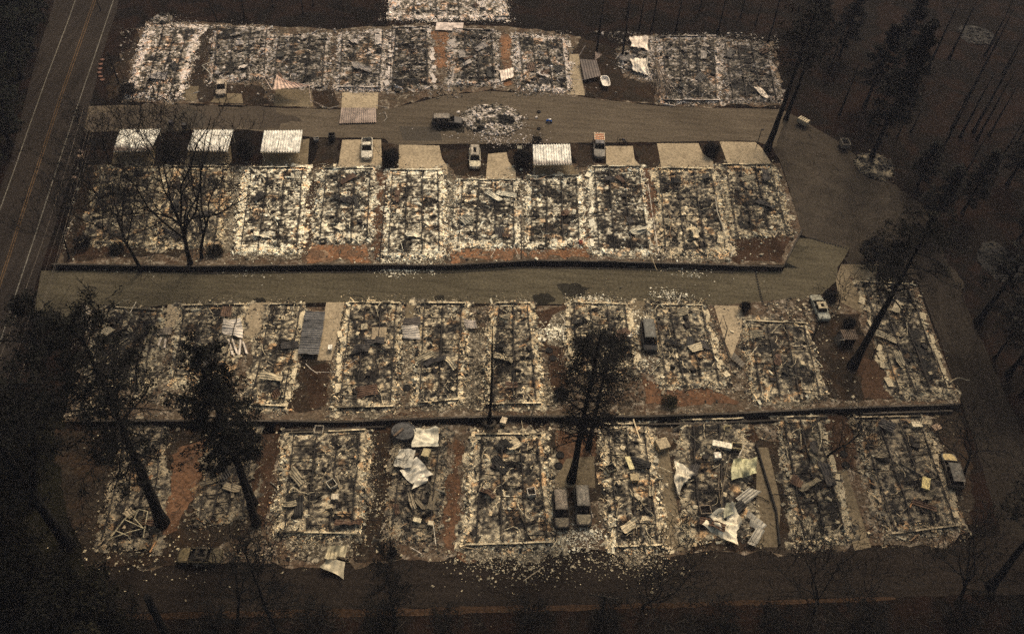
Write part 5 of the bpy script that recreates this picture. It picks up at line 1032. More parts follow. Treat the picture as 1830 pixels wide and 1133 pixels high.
def trailer(label, px, py, yaw, size, C, name='utility_trailer', cat='trailer', openf=False):
    sx, sy, sz = size; c = G(px, py); root = thing(name, label, cat, c, yaw); C = np.array(C); g = Geo()
    for d in (-1, 1): g.box((0, d * (sy / 2 - .03), sz / 2 + .45), (sx, .06, sz), 0, C)
    g.box((-sx / 2 + .03, 0, sz / 2 + .45), (.06, sy - .12, sz), 0, C)
    if not openf: g.box((sx / 2 - .03, 0, sz / 2 + .45), (.06, sy - .12, sz), 0, C)
    g.box((0, 0, .43), (sx, sy, .05), 0, C * .3); put('box', g, M_PAINT, root); put('drawbar', Geo().tube([(sx / 2, -.3, .4), (sx / 2 + 1.0, 0, .35)], .05, 5, BK).tube([(sx / 2, .3, .4), (sx / 2 + 1.0, 0, .35)], .05, 5, BK), M_STEEL, root)
    for s_ in (-1, 1): put('wheel', Geo().tube([(0, s_ * (sy / 2 + .02), .3), (0, s_ * (sy / 2 + .2), .3)], .3, 12, BK), M_STEEL, root)
    return root
t_ = trailer('small pale slatted trailer at the roadside, edge of the dark pines', 1433, 224, -.75, (2.0, 1.1, .8), (.30, .24, .16))
for k in range(5): put('slat', Geo().box((-.8 + k * .4, 0, 1.3), (.26, 1.1, .05), 0, (.34, .27, .17)), M_PAINT, t_)
trailer('small dark box trailer with pale rim between the roadside and the shed ruin', 1507, 264, 1.65, (1.8, 1.4, .9), (.15, .125, .095))
t_ = thing('garden_shed', 'small burnt shed with corrugated roof and gaping front near the big pine foot', 'shed', G(1508, 612), .1)
put('wall', Geo().box((0, .75, .8), (2.2, .08, 1.6), 0, (.05, .035, .025)).box((1.06, 0, .8), (.08, 1.42, 1.6), 0, (.05, .035, .025)).box((-1.06, 0, .8), (.08, 1.42, 1.6), 0, (.11, .09, .07), (.0, .25)), M_STEEL, t_)
b_ = np.array(t_.location); put('roof', corr_geo([(-.9, .9, 1.75), (1.3, .9, 1.75), (1.25, -.8, 1.62), (-.7, -.8, 1.62)], .3, .05, C=(.10, .065, .04), seed=81), M_SHEET, t_)
put('door_frame', Geo().tube([(-1.1, -.7, 0), (-1.25, -.75, 1.5), (-.75, -.8, 1.6), (-.6, -.75, 0)], .07, 5, (.22, .19, .15)), M_STEEL, t_)
for root, c, wid, leng, pc, seed, base in RUINS:
    rg = np.random.default_rng(seed + 900)
    for k in range(int(rg.integers(2, 6))):
        u_, v_ = rg.uniform(.1, .9), rg.uniform(.08, .92); p = bil(c, np.array([u_]), np.array([v_]))[0]; a = rg.uniform(0, 3.14); w_, l_ = rg.uniform(.5, 1.3), rg.uniform(1.0, 2.8)
        ca, sa = math.cos(a), math.sin(a); z0 = float(hgt(p[0], p[1])) + .55; q4 = [(p[0] + x * ca - y * sa, p[1] + x * sa + y * ca, z0 + rg.uniform(-.2, .35)) for x, y in ((-w_, l_), (w_, l_), (w_, -l_), (-w_, -l_))]
        q4 = [((a_ - p[0]) * .6 + p[0], (b_ - p[1]) * .6 + p[1], z_) for a_, b_, z_ in q4]
        C_ = [np.array((.02, .017, .014)), np.array((.10, .055, .032)), pc * .85, np.array((.05, .042, .036)), pc * .5][int(rg.integers(0, 5))]
        put('roof_sheet', corr_geo(q4, .3, .04, crumple=rg.uniform(.15, .45), C=C_, seed=seed + k), M_SHEET, root, base)
# ------------------------------------------------------------------ trees
BARK = np.array([0.0055, 0.0046, 0.0038])
def solve(base, top):
    B = G(*base); r = ray(*top); t = (r[0] * B[0] + r[1] * B[1]) / (r[0] ** 2 + r[1] ** 2)
    p = np.array([r[0] * t, r[1] * t, CAM_H + r[2] * t]); return B, p - B          # base, vector to the top
def shear(P_, lean, h):
    P_ = np.array(P_, float); z = np.clip(P_[:, 2] / h, 0, 1.1)[:, None]; P_[:, :2] += np.asarray(lean)[None] * z; return P_
class Wood:
    def __init__(s): s.A = []; s.B = []; s.ra = []; s.rb = []; s.tips = []
    def seg(s, a, b, ra, rb): s.A.append(a); s.B.append(b); s.ra.append(ra); s.rb.append(rb)
def grow(w, rg, p, d, L, r, lev, trop=.12, wig=.22, kids=(5, 5, 4, 3), ratio=.62, spread=.75, first=.25):
    n = 5; P_ = [p]; D = [d]
    for k in range(n):
        d = d + rg.normal(0, wig, 3) + np.array([0, 0, trop]); d /= np.linalg.norm(d); q = p + d * L / n
        w.seg(p, q, r * (1 - .75 * k / n) , r * (1 - .75 * (k + 1) / n)); p = q; P_.append(p); D.append(d)
    if lev <= 0: w.tips.append(p); return
    nk = kids[-lev] if lev <= len(kids) else kids[0]
    for k in range(nk):
        f = first + (1 - first) * (k + rg.uniform(.2, .9)) / nk; i = min(int(f * n), n - 1); q = P_[i] + (P_[i + 1] - P_[i]) * (f * n - i)
        a = rg.normal(0, 1, 3); a -= a.dot(D[i]) * D[i]; a /= np.linalg.norm(a); nd = D[i] * (1 - spread * .55) + a * spread; nd /= np.linalg.norm(nd)
        grow(w, rg, q, nd, L * ratio * rg.uniform(.7, 1.15) * (1.1 - .35 * f), max(r * (1 - .7 * f) * .62, .018), lev - 1, trop, wig, kids, ratio, spread, first)
def tufts(P_, r, n, rg, C, size=.2, flat=.7):
    """leaf-sized faces gathered in clumps round the points"""
    P_ = np.asarray(P_, float); N = len(P_) * n
    if not N: return Geo().add([(0, 0, 0), (0, 0, .01), (0, .01, 0)], T=[(0, 1, 2)])
    c = np.repeat(P_, n, 0); u = rg.normal(0, 1, (N, 3)); u /= np.linalg.norm(u, axis=1)[:, None]; c = c + u * (r * rg.uniform(.15, 1, (N, 1)) ** .6) * np.array([1, 1, flat])
    a = rg.normal(0, 1, (N, 3)); a /= np.linalg.norm(a, axis=1)[:, None]; b = np.cross(a, rg.normal(0, 1, (N, 3))); b /= np.linalg.norm(b, axis=1)[:, None]
    s_ = size * rg.uniform(.6, 1.4, (N, 1)); V = np.stack([c - a * s_, c + a * s_, c + b * s_ * .9], 1).reshape(-1, 3)
    cl = np.repeat(rg.uniform(.55, 1.5, (len(P_), 1)), n, 0) * rg.uniform(.75, 1.25, (N, 1)); cc = np.asarray(C)[None] * cl
    return Geo().add(V, T=np.arange(N * 3).reshape(-1, 3), C=np.repeat(cc, 3, 0))
def trunk_geo(h, r, lean, rg, top=.12, n=9, wob=.12, cut=1.0, flare=1.5):
    z = np.linspace(0, h * cut, 14); P_ = np.column_stack([rg.normal(0, wob, 14).cumsum() * .25, rg.normal(0, wob, 14).cumsum() * .25, z]); P_[:2, :2] = 0; P_[:, :2] -= P_[-1, :2] * (z / z[-1])[:, None]
    R_ = r * (1 - (1 - top) * z / h); R_[0] *= flare; R_[1] *= 1.05
    P2 = shear(P_, lean, h); P2[0, 2] -= .4; g = Geo().tube(P2, R_, n, BARK); V = g.V[0]; g.V[0] = V + rg.normal(0, r * .05, V.shape); g.C[0] = g.C[0] * (0.6 + 1.0 * rg.uniform(0, 1, (len(V), 1))); return g
def pine_parts(h, r, lean, seed, c0=.4, crad=4.0, nb=55, droop=.15, leaf=None, nt=10, tuft_r=.5, tsize=.2, twigs=7, prof='cone', up=.15, leafden=.6, lowdead=0, bc=None, tw=.035):
    rg = np.random.default_rng(seed); T_ = trunk_geo(h, r, lean, rg); w = Wood(); spots = []
    for i in range(nb):
        f = c0 + (.985 - c0) * ((i + rg.uniform(0, 1)) / nb) ** .9; t = (f - c0) / (1 - c0)
        pr = {'cone': (1 - t) ** .7 + .06, 'round': math.sin(math.pi * min(1, .12 + t * .86)) ** .6, 'top': .45 + .55 * math.sin(math.pi * min(.98, .1 + t * .85)), 'bare': .5 + .5 * math.sin(math.pi * min(.95, .1 + t * .85))}[prof]
        L = crad * pr * rg.uniform(.5, 1.12); az = rg.uniform(0, 2 * math.pi); d = np.array([math.cos(az), math.sin(az), up + .35 * t]); d /= np.linalg.norm(d); p = np.array([0, 0, f * h]); n = 5; P_ = [p]
        rb = max(.03, r * .26 * (1 - .55 * t))
        for k in range(n):
            d = d + rg.normal(0, .10, 3) - np.array([0, 0, droop / n * 1.6]); d /= np.linalg.norm(d); q = p + d * L / n; w.seg(p, q, rb * (1 - k / (n + .5)), rb * (1 - (k + 1) / (n + .5))); p = q; P_.append(p)
        for k in range(twigs):
            ff = rg.uniform(.22, 1) * n * .999; j = int(ff); q = P_[j] + (P_[j + 1] - P_[j]) * (ff - j); dd = P_[j + 1] - P_[j]; dd /= np.linalg.norm(dd)
            s_ = rg.choice([-1, 1]); side = np.cross(dd, [0, 0, 1.0]) * s_; td = dd * .75 + side * .8 + rg.normal(0, .22, 3) ; td /= np.linalg.norm(td); tl = L * .30 * rg.uniform(.5, 1.2)
            m_ = q + td * tl * .55; e_ = m_ + (td + rg.normal(0, .3, 3)) * tl * .45; w.seg(q, m_, tw, tw * .8); w.seg(m_, e_, tw * .8, tw * .5)
            for _ in range(2): w.seg(m_, m_ + (td + rg.normal(0, .6, 3)) * tl * .4, tw * .7, tw * .4)
            if leaf is not None and t >= lowdead:
                if rg.uniform() < leafden: spots.append(e_)
                if rg.uniform() < leafden * .7: spots.append(m_)
        if leaf is not None and t >= lowdead and rg.uniform() < leafden: spots.append(P_[-1])
    A, B = shear(w.A, lean, h), shear(w.B, lean, h); C_ = Geo().segs(A, B, w.ra, w.rb, 3, BARK * .9 if bc is None else bc)
    F_ = tufts(shear(spots, lean, h), tuft_r, nt, rg, leaf, tsize) if leaf is not None and spots else None
    return T_, C_, F_
def add_tree(name, label, B, parts, group=None, cat='tree'):
    root = thing(name, label, cat, B, 0, group); put('trunk', parts[0], M_BARK, root, smooth=True); put('crown', parts[1], M_BARK, root)
    if len(parts) > 2 and parts[2] is not None: put('foliage', parts[2], M_LEAF, root)
    return root
def pine(label, base, top, r, seed, name='burnt_pine', group=None, **k):
    B, v = solve(base, top); print('TREE', label[:40], round(v[2], 1), np.round(v[:2], 1)); return add_tree(name, label, B, pine_parts(v[2], r, v[:2], seed, **k), group)
def oak(label, base, top, r, seed, name='bare_tree', group=None, forks=None, L=None, lev=4, kids=(5, 5, 4, 3), spread=.75, leaf=None, tl=.38, nt=8, **k):
    B, v = solve(base, top); h = v[2]; rg = np.random.default_rng(seed); w = Wood(); print('OAK', label[:40], round(h, 1), np.round(v[:2], 1))
    th = h * tl; T_ = Geo(); d = v / np.linalg.norm(v)
    n = 6; P_ = [np.zeros(3)]; dd = d.copy()
    for i in range(n): dd = dd + rg.normal(0, .07, 3) ; dd /= np.linalg.norm(dd); P_.append(P_[-1] + dd * th / n)
    P_ = np.array(P_); R_ = r * (1 - .4 * np.linspace(0, 1, n + 1)); R_[0] *= 1.35; P_[0, 2] -= .3; T_.tube(P_, R_, 8, BARK)
    nf = forks or 5
    for i in range(nf):
        az = 2 * math.pi * (i + rg.uniform(-.2, .2)) / nf; o = np.array([math.cos(az), math.sin(az), 0]); nd = d * .9 + o * spread * rg.uniform(.5, 1.1); nd /= np.linalg.norm(nd); j = n - (i % 3)
        grow(w, rg, P_[j], nd, (h - th) * rg.uniform(.75, 1.0), r * .5, lev - 1, kids=kids, spread=spread, **k)
    grow(w, rg, P_[-1], d, (h - th) * .95, r * .55, lev - 1, kids=kids, spread=spread, **k)
    C_ = Geo().segs(w.A, w.B, np.maximum(w.ra, .032), np.maximum(w.rb, .024), 3, BARK * 1.1)
    F_ = tufts(np.array(w.tips)[::2], .35, nt, rg, leaf, .10) if leaf is not None else None
    return add_tree(name, label, B, (T_, C_, F_), group)

DL = (0.0055, 0.0052, 0.0034)      # scorched dark needles
OL = (0.030, 0.026, 0.010); BR = (0.030, 0.022, 0.012)
pine('largest dark-needled pine at the left, trunk foot beside the red soil path', (291, 936), (128, 560), .62, 11, 'leafy_pine', c0=.36, crad=7.2, nb=70, leaf=DL, nt=22, tuft_r=.6, tsize=.16, twigs=8, prof='round', leafden=.45, tw=.045)
pine('dark-needled pine with clumped crown, right-hand trunk of the front left pair', (459, 936), (345, 618), .42, 12, 'leafy_pine', c0=.42, crad=4.6, nb=56, leaf=DL, nt=24, tuft_r=.5, tsize=.16, twigs=7, prof='round', leafden=.48)
pine('dark-needled pine just behind the clumped one, its foot by the wide front home', (454, 900), (372, 668), .40, 13, 'leafy_pine', c0=.40, crad=3.6, nb=46, leaf=DL, nt=18, tuft_r=.5, tsize=.17, twigs=7, prof='round', leafden=.7)
pine('pine leaning out of the left edge, bare thick trunk in the dark yard', (122, 974), (-90, 660), .62, 14, 'leafy_pine', c0=.42, crad=6.0, nb=60, leaf=DL, nt=18, tuft_r=.65, tsize=.18, twigs=7, prof='round', leafden=.55)
pine('tall pine with dim crown over the highway, left edge middle', (60, 900), (58, 535), .45, 15, 'leafy_pine', c0=.45, crad=5.5, nb=60, leaf=DL, nt=16, tuft_r=.6, tsize=.16, prof='round', leafden=.5)
pine('tall thin snag standing at the black retaining wall', (875, 757), (881, 570), .24, 16, 'burnt_snag_tree', c0=.12, crad=3.4, nb=60, twigs=7, prof='bare', droop=.5, up=.05, tw=.026)
pine('dense burnt pine in the centre front, trunk foot above the two parked cars', (1021, 858), (1074, 596), .48, 17, 'burnt_pine', c0=.30, crad=5.2, nb=100, twigs=11, prof='top', droop=.35, leaf=(.005, .0045, .0035), nt=6, tuft_r=.5, tsize=.12, leafden=.5, lowdead=.45, tw=.032)
pine('thinner twin trunk just right of the dense burnt centre pine', (1052, 800), (1098, 590), .34, 18, 'burnt_pine', c0=.25, crad=4.2, nb=70, twigs=10, prof='top', droop=.35, leaf=(.005, .0045, .0035), nt=6, tuft_r=.45, tsize=.12, leafden=.45, lowdead=.5, tw=.03)
pine('big leaning pine at the right, foot beside the small burnt shed', (1523, 655), (1672, 388), .58, 19, 'leafy_pine', c0=.50, crad=6.0, nb=46, leaf=(.010, .0085, .005), nt=13, tuft_r=.6, tsize=.15, twigs=7, prof='round', leafden=.6, tw=.04)
pine('tall bare pine trunk by the right end of the second row driveways', (1371, 268), (1462, 10), .55, 20, 'leafy_pine', c0=.60, crad=5.5, nb=40, leaf=(.011, .0085, .0055), nt=12, tuft_r=.65, tsize=.2, prof='round', leafden=.5)
pine('slimmer trunk right behind the tall bare pine, farthest road end', (1404, 214), (1475, 20), .4, 21, 'leafy_pine', c0=.55, crad=4.5, nb=36, leaf=(.011, .0085, .0055), nt=12, tuft_r=.65, tsize=.2, prof='round', leafden=.5)
oak('largest bare oak, forked trunk at the middle road wall', (340, 472), (292, 196), .38, 31, 'bare_oak', forks=8, spread=.82, tl=.26, kids=(6, 6, 5, 3), leaf=(.018, .015, .008), nt=3)
oak('second stem of the largest bare oak, just to its right', (360, 462), (322, 262), .26, 32, 'bare_oak', forks=4, spread=.6, tl=.34, kids=(5, 4, 4, 3))
oak('bare oak left of the largest one, foot at the wall', (250, 478), (165, 296), .28, 33, 'bare_oak', forks=5, spread=.7, tl=.38, kids=(5, 5, 4, 3))
oak('sparse bare tree at the highway corner of the second row', (124, 462), (92, 330), .16, 34, forks=4, spread=.7, tl=.3, kids=(4, 4, 3, 3))
oak('thin leafless tree over the highway end of the upper road', (196, 290), (160, 192), .18, 35, forks=6, spread=.8, tl=.25, kids=(5, 5, 4, 3), leaf=(.020, .017, .011), nt=6)
oak('second thin leafless tree beside the highway, above the stone blocks', (175, 350), (118, 268), .15, 36, forks=5, spread=.8, tl=.25, kids=(4, 4, 4, 3))
oak('thin dead tree crossing the first third-row home at the left', (243, 700), (238, 600), .16, 37, forks=4, spread=.5, tl=.5, kids=(4, 4, 3))
oak('crooked bare tree at the bottom left, forked low above the low sedan', (424, 1114), (398, 968), .20, 38, forks=4, spread=.65, tl=.35, kids=(4, 4, 4, 3))
pine('broad feathery burnt conifer at the bottom, below the leafy pair', (500, 1150), (424, 958), .24, 39, 'burnt_conifer', c0=.18, crad=4.6, nb=80, twigs=9, prof='cone', droop=.1, up=.35, tw=.036)
pine('small feathery burnt conifer standing at the front road, centre left', (708, 1112), (684, 982), .20, 40, 'burnt_conifer', c0=.12, crad=2.9, nb=80, twigs=9, prof='round', droop=.0, up=.5, tw=.036)
oak('leaning leafless tree by the front road, right of the utility pole', (1148, 1086), (1226, 1012), .18, 41, forks=6, spread=.8, tl=.35, kids=(5, 5, 4, 3), leaf=(.018, .015, .010), nt=4)
oak('leafless tree at the front road, first left of the slender sapling', (1456, 1092), (1466, 968), .18, 42, forks=6, spread=.8, tl=.25, kids=(5, 5, 4, 3))
oak('slender leafless sapling on the front road verge, right of centre', (1534, 1086), (1592, 1008), .09, 43, forks=3, spread=.55, tl=.4, kids=(4, 3, 3), lev=3)
oak('large leafless tree at the bottom right corner of the park', (1712, 1078), (1742, 938), .24, 44, forks=6, spread=.85, tl=.3, kids=(5, 5, 4, 3))
oak('crooked leafless tree over the upper right end of the nearest row', (1722, 850), (1756, 728), .2, 45, forks=5, spread=.85, tl=.35, kids=(5, 4, 4, 3))
oak('pale-footed leafless tree bending over the last front home', (1476, 818), (1556, 756), .17, 46, forks=5, spread=.75, tl=.45, kids=(4, 4, 4, 3))
oak('small leafless tree by the tan pad beside the pale sedan', (1498, 548), (1526, 496), .10, 47, forks=5, spread=.9, tl=.2, kids=(4, 4, 3), lev=3)
oak('small leafless tree between the shed and the big leaning pine', (1560, 640), (1580, 560), .09, 48, forks=4, spread=.7, tl=.3, kids=(4, 3, 3), lev=3)
oak('little pale bare tree behind the third home of the farthest row', (690, 42), (688, -4), .14, 49, forks=4, spread=.7, tl=.35, kids=(4, 3, 3), lev=3)
oak('pale crooked dead trunk behind the divider of the farthest row', (389, 40), (366, -12), .14, 50, forks=3, spread=.4, tl=.8, kids=(3, 2), lev=2)
oak('small shrub-like bare tree in the dark yard of the nearest row, left lot line', (690, 848), (682, 800), .08, 51, forks=4, spread=.8, tl=.2, kids=(4, 3, 3), lev=3)
oak('forked bare sapling at the foot of the front left pine', (128, 975), (150, 910), .08, 52, forks=4, spread=.7, tl=.2, kids=(4, 3, 3), lev=3)
oak('slim dark sapling against the strewn lot corner at the front road', (1166, 1000), (1160, 940), .06, 53, forks=3, spread=.5, tl=.4, kids=(3, 3), lev=2)
oak('thin dark sapling at the road edge just right of the slim one', (1172, 1000), (1190, 960), .06, 54, forks=3, spread=.5, tl=.4, kids=(3, 3), lev=2)

def bush(label, px, py, r, hh, seed, leaf=(.007, .006, .005), n=60, sticks=True, name='burnt_bush', group=None, nt=26):
    B = G(px, py); rg = np.random.default_rng(seed); root = thing(name, label, 'bush', B, 0, group); w = Wood()
    for k in range(7): grow(w, rg, np.zeros(3), np.array([rg.normal(0, .5), rg.normal(0, .5), 1.0]), hh * rg.uniform(.7, 1.1), .05, 2 if sticks else 1, kids=(4, 3), spread=.7)
    put('branches_and_stems', Geo().segs(w.A, w.B, np.maximum(w.ra, .02), np.maximum(w.rb, .015), 3, BARK), M_BARK, root).name = 'stem'
    P_ = rg.normal(0, 1, (n, 3)); P_ /= np.linalg.norm(P_, axis=1)[:, None]; P_ *= rg.uniform(.3, 1, (n, 1)) ** .5 * np.array([r * .8, r * .8, hh * .42]); P_[:, 2] += hh * .45; P_ = P_[P_[:, 2] > .1]
    put('foliage', tufts(P_, .5, nt, rg, leaf, .12), M_LEAF, root); return root
bush('dark rounded bush between the second and third carports', 441, 285, 1.9, 4.6, 71, n=110)
bush('dark square bush with bare twigs right of the white pickup', 699, 292, 1.7, 3.0, 72, n=110)
bush('dark bush left of the lone white carport', 932, 294, 1.8, 3.0, 73, n=120)
bush('thin bare-twigged bush just above the lone carport bush', 958, 268, 1.2, 3.4, 74, n=20)
bush('dark bush between the last two driveways of the second row', 1270, 276, 1.7, 2.4, 75, n=100)
bush('dark bush beside the first carport, right side', 305, 285, 2.0, 3.4, 76, n=80)
bush('round black bush at the corner of the last third-row drive', 1330, 555, .8, 1.6, 82, n=40)
bush('dark pointed bush beside the small leafless tree, near sedan', 1482, 536, 1.3, 1.7, 83, n=50)
bush('low dark bush above the small burnt shed', 1516, 582, 1.0, 1.2, 84, n=40)
bush('low dark bush in the soil left of the big centre pine', 1003, 706, 1.1, 1.2, 85, n=40)
bush('low olive bush on the red soil by the black wall', 1195, 722, 1.4, 1.0, 86, leaf=(.04, .035, .018), n=40)
bush('round dark conifer bush at the road fork, right', 1552, 470, 2.6, 6.0, 87, leaf=(.007, .0065, .005), n=170)
bush('smaller round dark bush beside the conifer bush at the road fork', 1600, 465, 2.2, 4.0, 88, leaf=(.007, .0065, .005), n=120)
bush('small black bush at the verge above the small feathery conifer', 702, 990, .6, .9, 89, n=20)
bush('dark shrub at the corner of the highway and the middle road', 150, 440, 1.6, 1.6, 90, n=60)
bush('dark shrub near the stone border by the highway', 232, 168, 2.0, 2.2, 91, leaf=(.018, .014, .011), n=80)
bush('dark shrub in the dark yard of the first second-row home', 210, 448, 1.4, 1.3, 92, leaf=(.022, .018, .012), n=50)
bush('dark shrub under the middle of the oaks by the wall', 385, 452, 1.6, 1.4, 93, leaf=(.022, .018, .012), n=50)

# forest beyond: prototypes and their copies
def forest(proto, label, group, spots, seed, h0):
    rg = np.random.default_rng(seed)
    for i, (b, t) in enumerate(spots):
        B, v = solve(b, t) if t else (G(*b), np.array([0, 0, h0 * rg.uniform(.8, 1.2)])); s = v[2] / h0
        if i == 0: o = proto; o.location = [float(q) for q in B]; o.scale = (s ** .5, s ** .5, s)
        else: o = dup(proto, B, float(rg.uniform(0, 6.28)), (s ** .5 * rg.uniform(.9, 1.1), s ** .5, s), label, group)
        L_ = label
        if callable(label): L_ = label(i)
        o['label'] = L_; o['group'] = group
SNAG_R = [((1697, 104), (1780, -12)), ((1727, 180), (1808, 16)), ((1740, 236), (1822, 66)), ((1684, 268), (1724, 160)), ((1768, 242), (1815, 145)), ((1560, 276), (1582, 196)), ((1628, 236), (1650, 188)), ((1650, 298), (1668, 248)),
          ((1604, 244), (1622, 200)), ((1746, 250), (1800, 120)), ((1716, 245), (1760, 120)), ((1668, 296), (1700, 220)), ((1793, 130), (1830, 55)), ((1700, 230), (1730, 150)), ((1480, 130), (1500, 0)), ((1660, 120), (1700, -10)), ((1500, 205), (1530, 100)), ((1780, 300), (1830, 200)), ((1815, 260), (1860, 170)), ((1720, 320), (1760, 230)), ((1620, 150), (1655, 40)), ((1760, 100), (1800, -10))]
p_ = add_tree('charred_trunk', 'x', (0, 0, 0), pine_parts(26, .36, (0, 0), 201, c0=.35, crad=1.6, nb=26, twigs=3, prof='bare', up=.1))
forest(p_, 'slanting charred bare trunk among many in the hazy woods at the upper right', 'charred trunks of the upper right woods', SNAG_R, 1, 26)
SNAG_T = [((1066, 96), (1078, -30)), ((1112, 100), (1119, -20)), ((1142, 52), (1152, -30)), ((1164, 55), (1176, -30)), ((1120, 32), (1124, -30)), ((1208, 55), (1220, -40)), ((1282, 60), (1300, -40)), ((1372, 76), (1396, -40)), ((1323, 32), (1336, -30)), ((1350, 46), (1362, -10)), ((1250, 20), (1262, -50))]
p_ = add_tree('charred_trunk', 'x', (0, 0, 0), pine_parts(22, .28, (0, 0), 202, c0=.3, crad=1.5, nb=24, twigs=3, prof='bare', up=.1))
forest(p_, 'upright charred bare trunk behind the farthest row at the top of the view', 'charred trunks behind the farthest row', SNAG_T, 2, 22)
SNAG_L = [((437, 32), (431, -30)), ((542, 26), (536, -40)), ((488, 14), (484, -40)), ((610, 8), (606, -40)), ((180, 20), (176, -30)), ((560, 12), (557, -30))]
p_ = add_tree('charred_trunk', 'x', (0, 0, 0), pine_parts(18, .22, (0, 0), 203, c0=.3, crad=1.5, nb=24, twigs=3, prof='bare', up=.1))
forest(p_, 'thin charred trunk cut by the top edge, left half of the view', 'charred trunks at the top left', SNAG_L, 3, 18)
RT = [((1748, 575), (1836, 455)), ((1802, 668), (1870, 590)), ((1778, 640), (1850, 545)), ((1770, 1048), (1900, 880)), ((1826, 706), (1880, 640))]
RL = ['thick dark trunk leaning past the stone ring at the right edge', 'charred trunk at the right edge, below the stone ring, right one', 'thin charred trunk at the right edge between two thick ones', 'thick dark trunk leaving the bottom right corner', 'charred trunk low at the right edge beyond the side road']
for k, ((b, t), l) in enumerate(zip(RT, RL)): pine(l, b, t, [.55, .42, .22, .5, .35][k], 210 + k, 'burnt_pine', c0=.6, crad=4, nb=30, leaf=(.014, .012, .008), nt=10, tuft_r=.6, prof='round', leafden=.5)
# crowned dark pines
p_ = add_tree('dark_pine', 'x', (0, 0, 0), pine_parts(24, .4, (0, 0), 220, c0=.25, crad=4.4, nb=70, leaf=(.0105, .009, .006), nt=14, tuft_r=.75, tsize=.22, twigs=7, prof='cone', leafden=.9))
PR = [((1556, 285), (1640, 30)), ((1545, 190), (1590, 40)), ((1600, 120), (1630, -20)), ((1800, 330), (1850, 200)), ((1720, 380), (1745, 255)), ((1660, 400), (1700, 290)), ((1450, 60), (1468, -60)),
      ((1640, 330), (1665, 250)), ((1820, 430), (1870, 340)), ((1500, 100), (1520, -20))]
forest(p_, 'full dark brown-green pine in the hazy woods of the right side', 'full dark pines of the right-hand woods', PR, 5, 24)
p_ = add_tree('dark_pine', 'x', (0, 0, 0), pine_parts(17, .35, (0, 0), 221, c0=.12, crad=4.4, nb=60, leaf=(.010, .0115, .006), nt=14, tuft_r=.75, tsize=.22, twigs=7, prof='round', leafden=.9))
PL = [((28, 60), None), ((75, 30), None), ((40, 140), None), ((-10, 110), None), ((8, 210), None), ((60, 90), None), ((-30, 200), None), ((-45, 290), None), ((-10, 20), None), ((50, -20), None), ((0, 170), None), ((-60, 370), None), ((20, 260), None), ((-20, 330), None)]
forest(p_, 'dim green bushy tree beyond the highway, left edge', 'dim green trees beyond the highway', PL, 6, 13)
p_ = add_tree('dark_pine', 'x', (0, 0, 0), pine_parts(12, .25, (0, 0), 222, c0=.1, crad=3.6, nb=60, leaf=(.012, .010, .0045), nt=14, tuft_r=.6, tsize=.18, twigs=7, prof='round', leafden=.9))
PB = [((40, 1010), None), ((10, 940), None), ((90, 1080), None), ((20, 1110), None), ((150, 1130), None), ((-20, 860), None), ((200, 1150), None), ((60, 830), None), ((-30, 1040), None)]
forest(p_, 'dim olive bushy tree in the bottom left dark yard', 'dim olive trees at the bottom left', PB, 7, 9)
p_ = add_tree('dark_shrub', 'x', (0, 0, 0), pine_parts(4, .1, (0, 0), 223, c0=.1, crad=2.4, nb=36, leaf=(.010, .008, .005), nt=10, tuft_r=.5, tsize=.10, twigs=6, prof='bare', leafden=.3), cat='shrub')
rg = np.random.default_rng(8)
PS = [((float(x + rg.uniform(-40, 40)), float(1106 + rg.uniform(-4, 34))), None) for x in np.linspace(260, 1820, 12)]
forest(p_, 'low dark shrub in the strip below the front road', 'low dark shrubs along the bottom edge', PS, 9, 4)
pine('dark needled branch crown reaching in at the right edge above the corner trunk', (1930, 1010), (1846, 880) if 0 else (1960, 860), .35, 231, 'leafy_pine', c0=.5, crad=7.5, nb=40, leaf=DL, nt=16, tuft_r=.6, prof='round', leafden=.7)
# cut trunk and posts
B, v = solve((305, 1150), (262, 1066)); rg = np.random.default_rng(3)
o = put('cut_trunk', trunk_geo(v[2], .42, v[:2], rg, top=.8, n=12, wob=.05, flare=1.1), M_BARK); o.location = [float(q) for q in B]; tag(o, 'thick sawn-off dark trunk at the bottom edge, left', 'tree trunk')
def post(label, name, base, top, r, C, cat='post', arm=None):
    B, v = solve(base, top); root = thing(name, label, cat, B); put('shaft', Geo().tube([(0, 0, -.2), tuple(v * .5), tuple(v)], [r * 1.1, r, r * .85], 8, C), M_BARK, root)
    if arm:
        d = W(*arm[1], B[2] + v[2]) - W(*arm[0], B[2] + v[2]); c = np.array([v[0], v[1], v[2] - .35]); d = d / np.linalg.norm(d) * 1.5
        put('crossarm', Geo().segs([c - d], [c + d], .09, .09, 4, C), M_BARK, root)
        for k in (-.9, -.4, .4, .9): put('insulator', Geo().tube([c + d * k + [0, 0, .08], c + d * k + [0, 0, .3]], .06, 6, (.10, .08, .06)), M_STONE, root)
    return root
post('utility pole with crossarm at the front road verge, centre', 'utility_pole', (1077, 1108), (1080, 1064), .14, (.016, .013, .010), 'utility pole', ((1065, 1061), (1095, 1066)))
post('thin dark post at the corner of the last driveway, second row', 'lamp_post', (1352, 262), (1361, 232), .07, (.018, .015, .012))
put('lamp_head', Geo().box((.1, 0, 0), (.5, .3, .14), 0, BK), M_STEEL, [o for o in COL.objects if o.name == 'lamp_post'][0], (0, 0, -solve((1352, 262), (1361, 232))[1][2]))
post('thin leaning dark post below the pale sedan', 'leaning_post', (1451, 608), (1470, 566), .09, (.014, .012, .010))
post('charred slanting pole behind the border stones by the highway', 'leaning_post', (213, 150), (192, 93), .14, (.016, .012, .010))
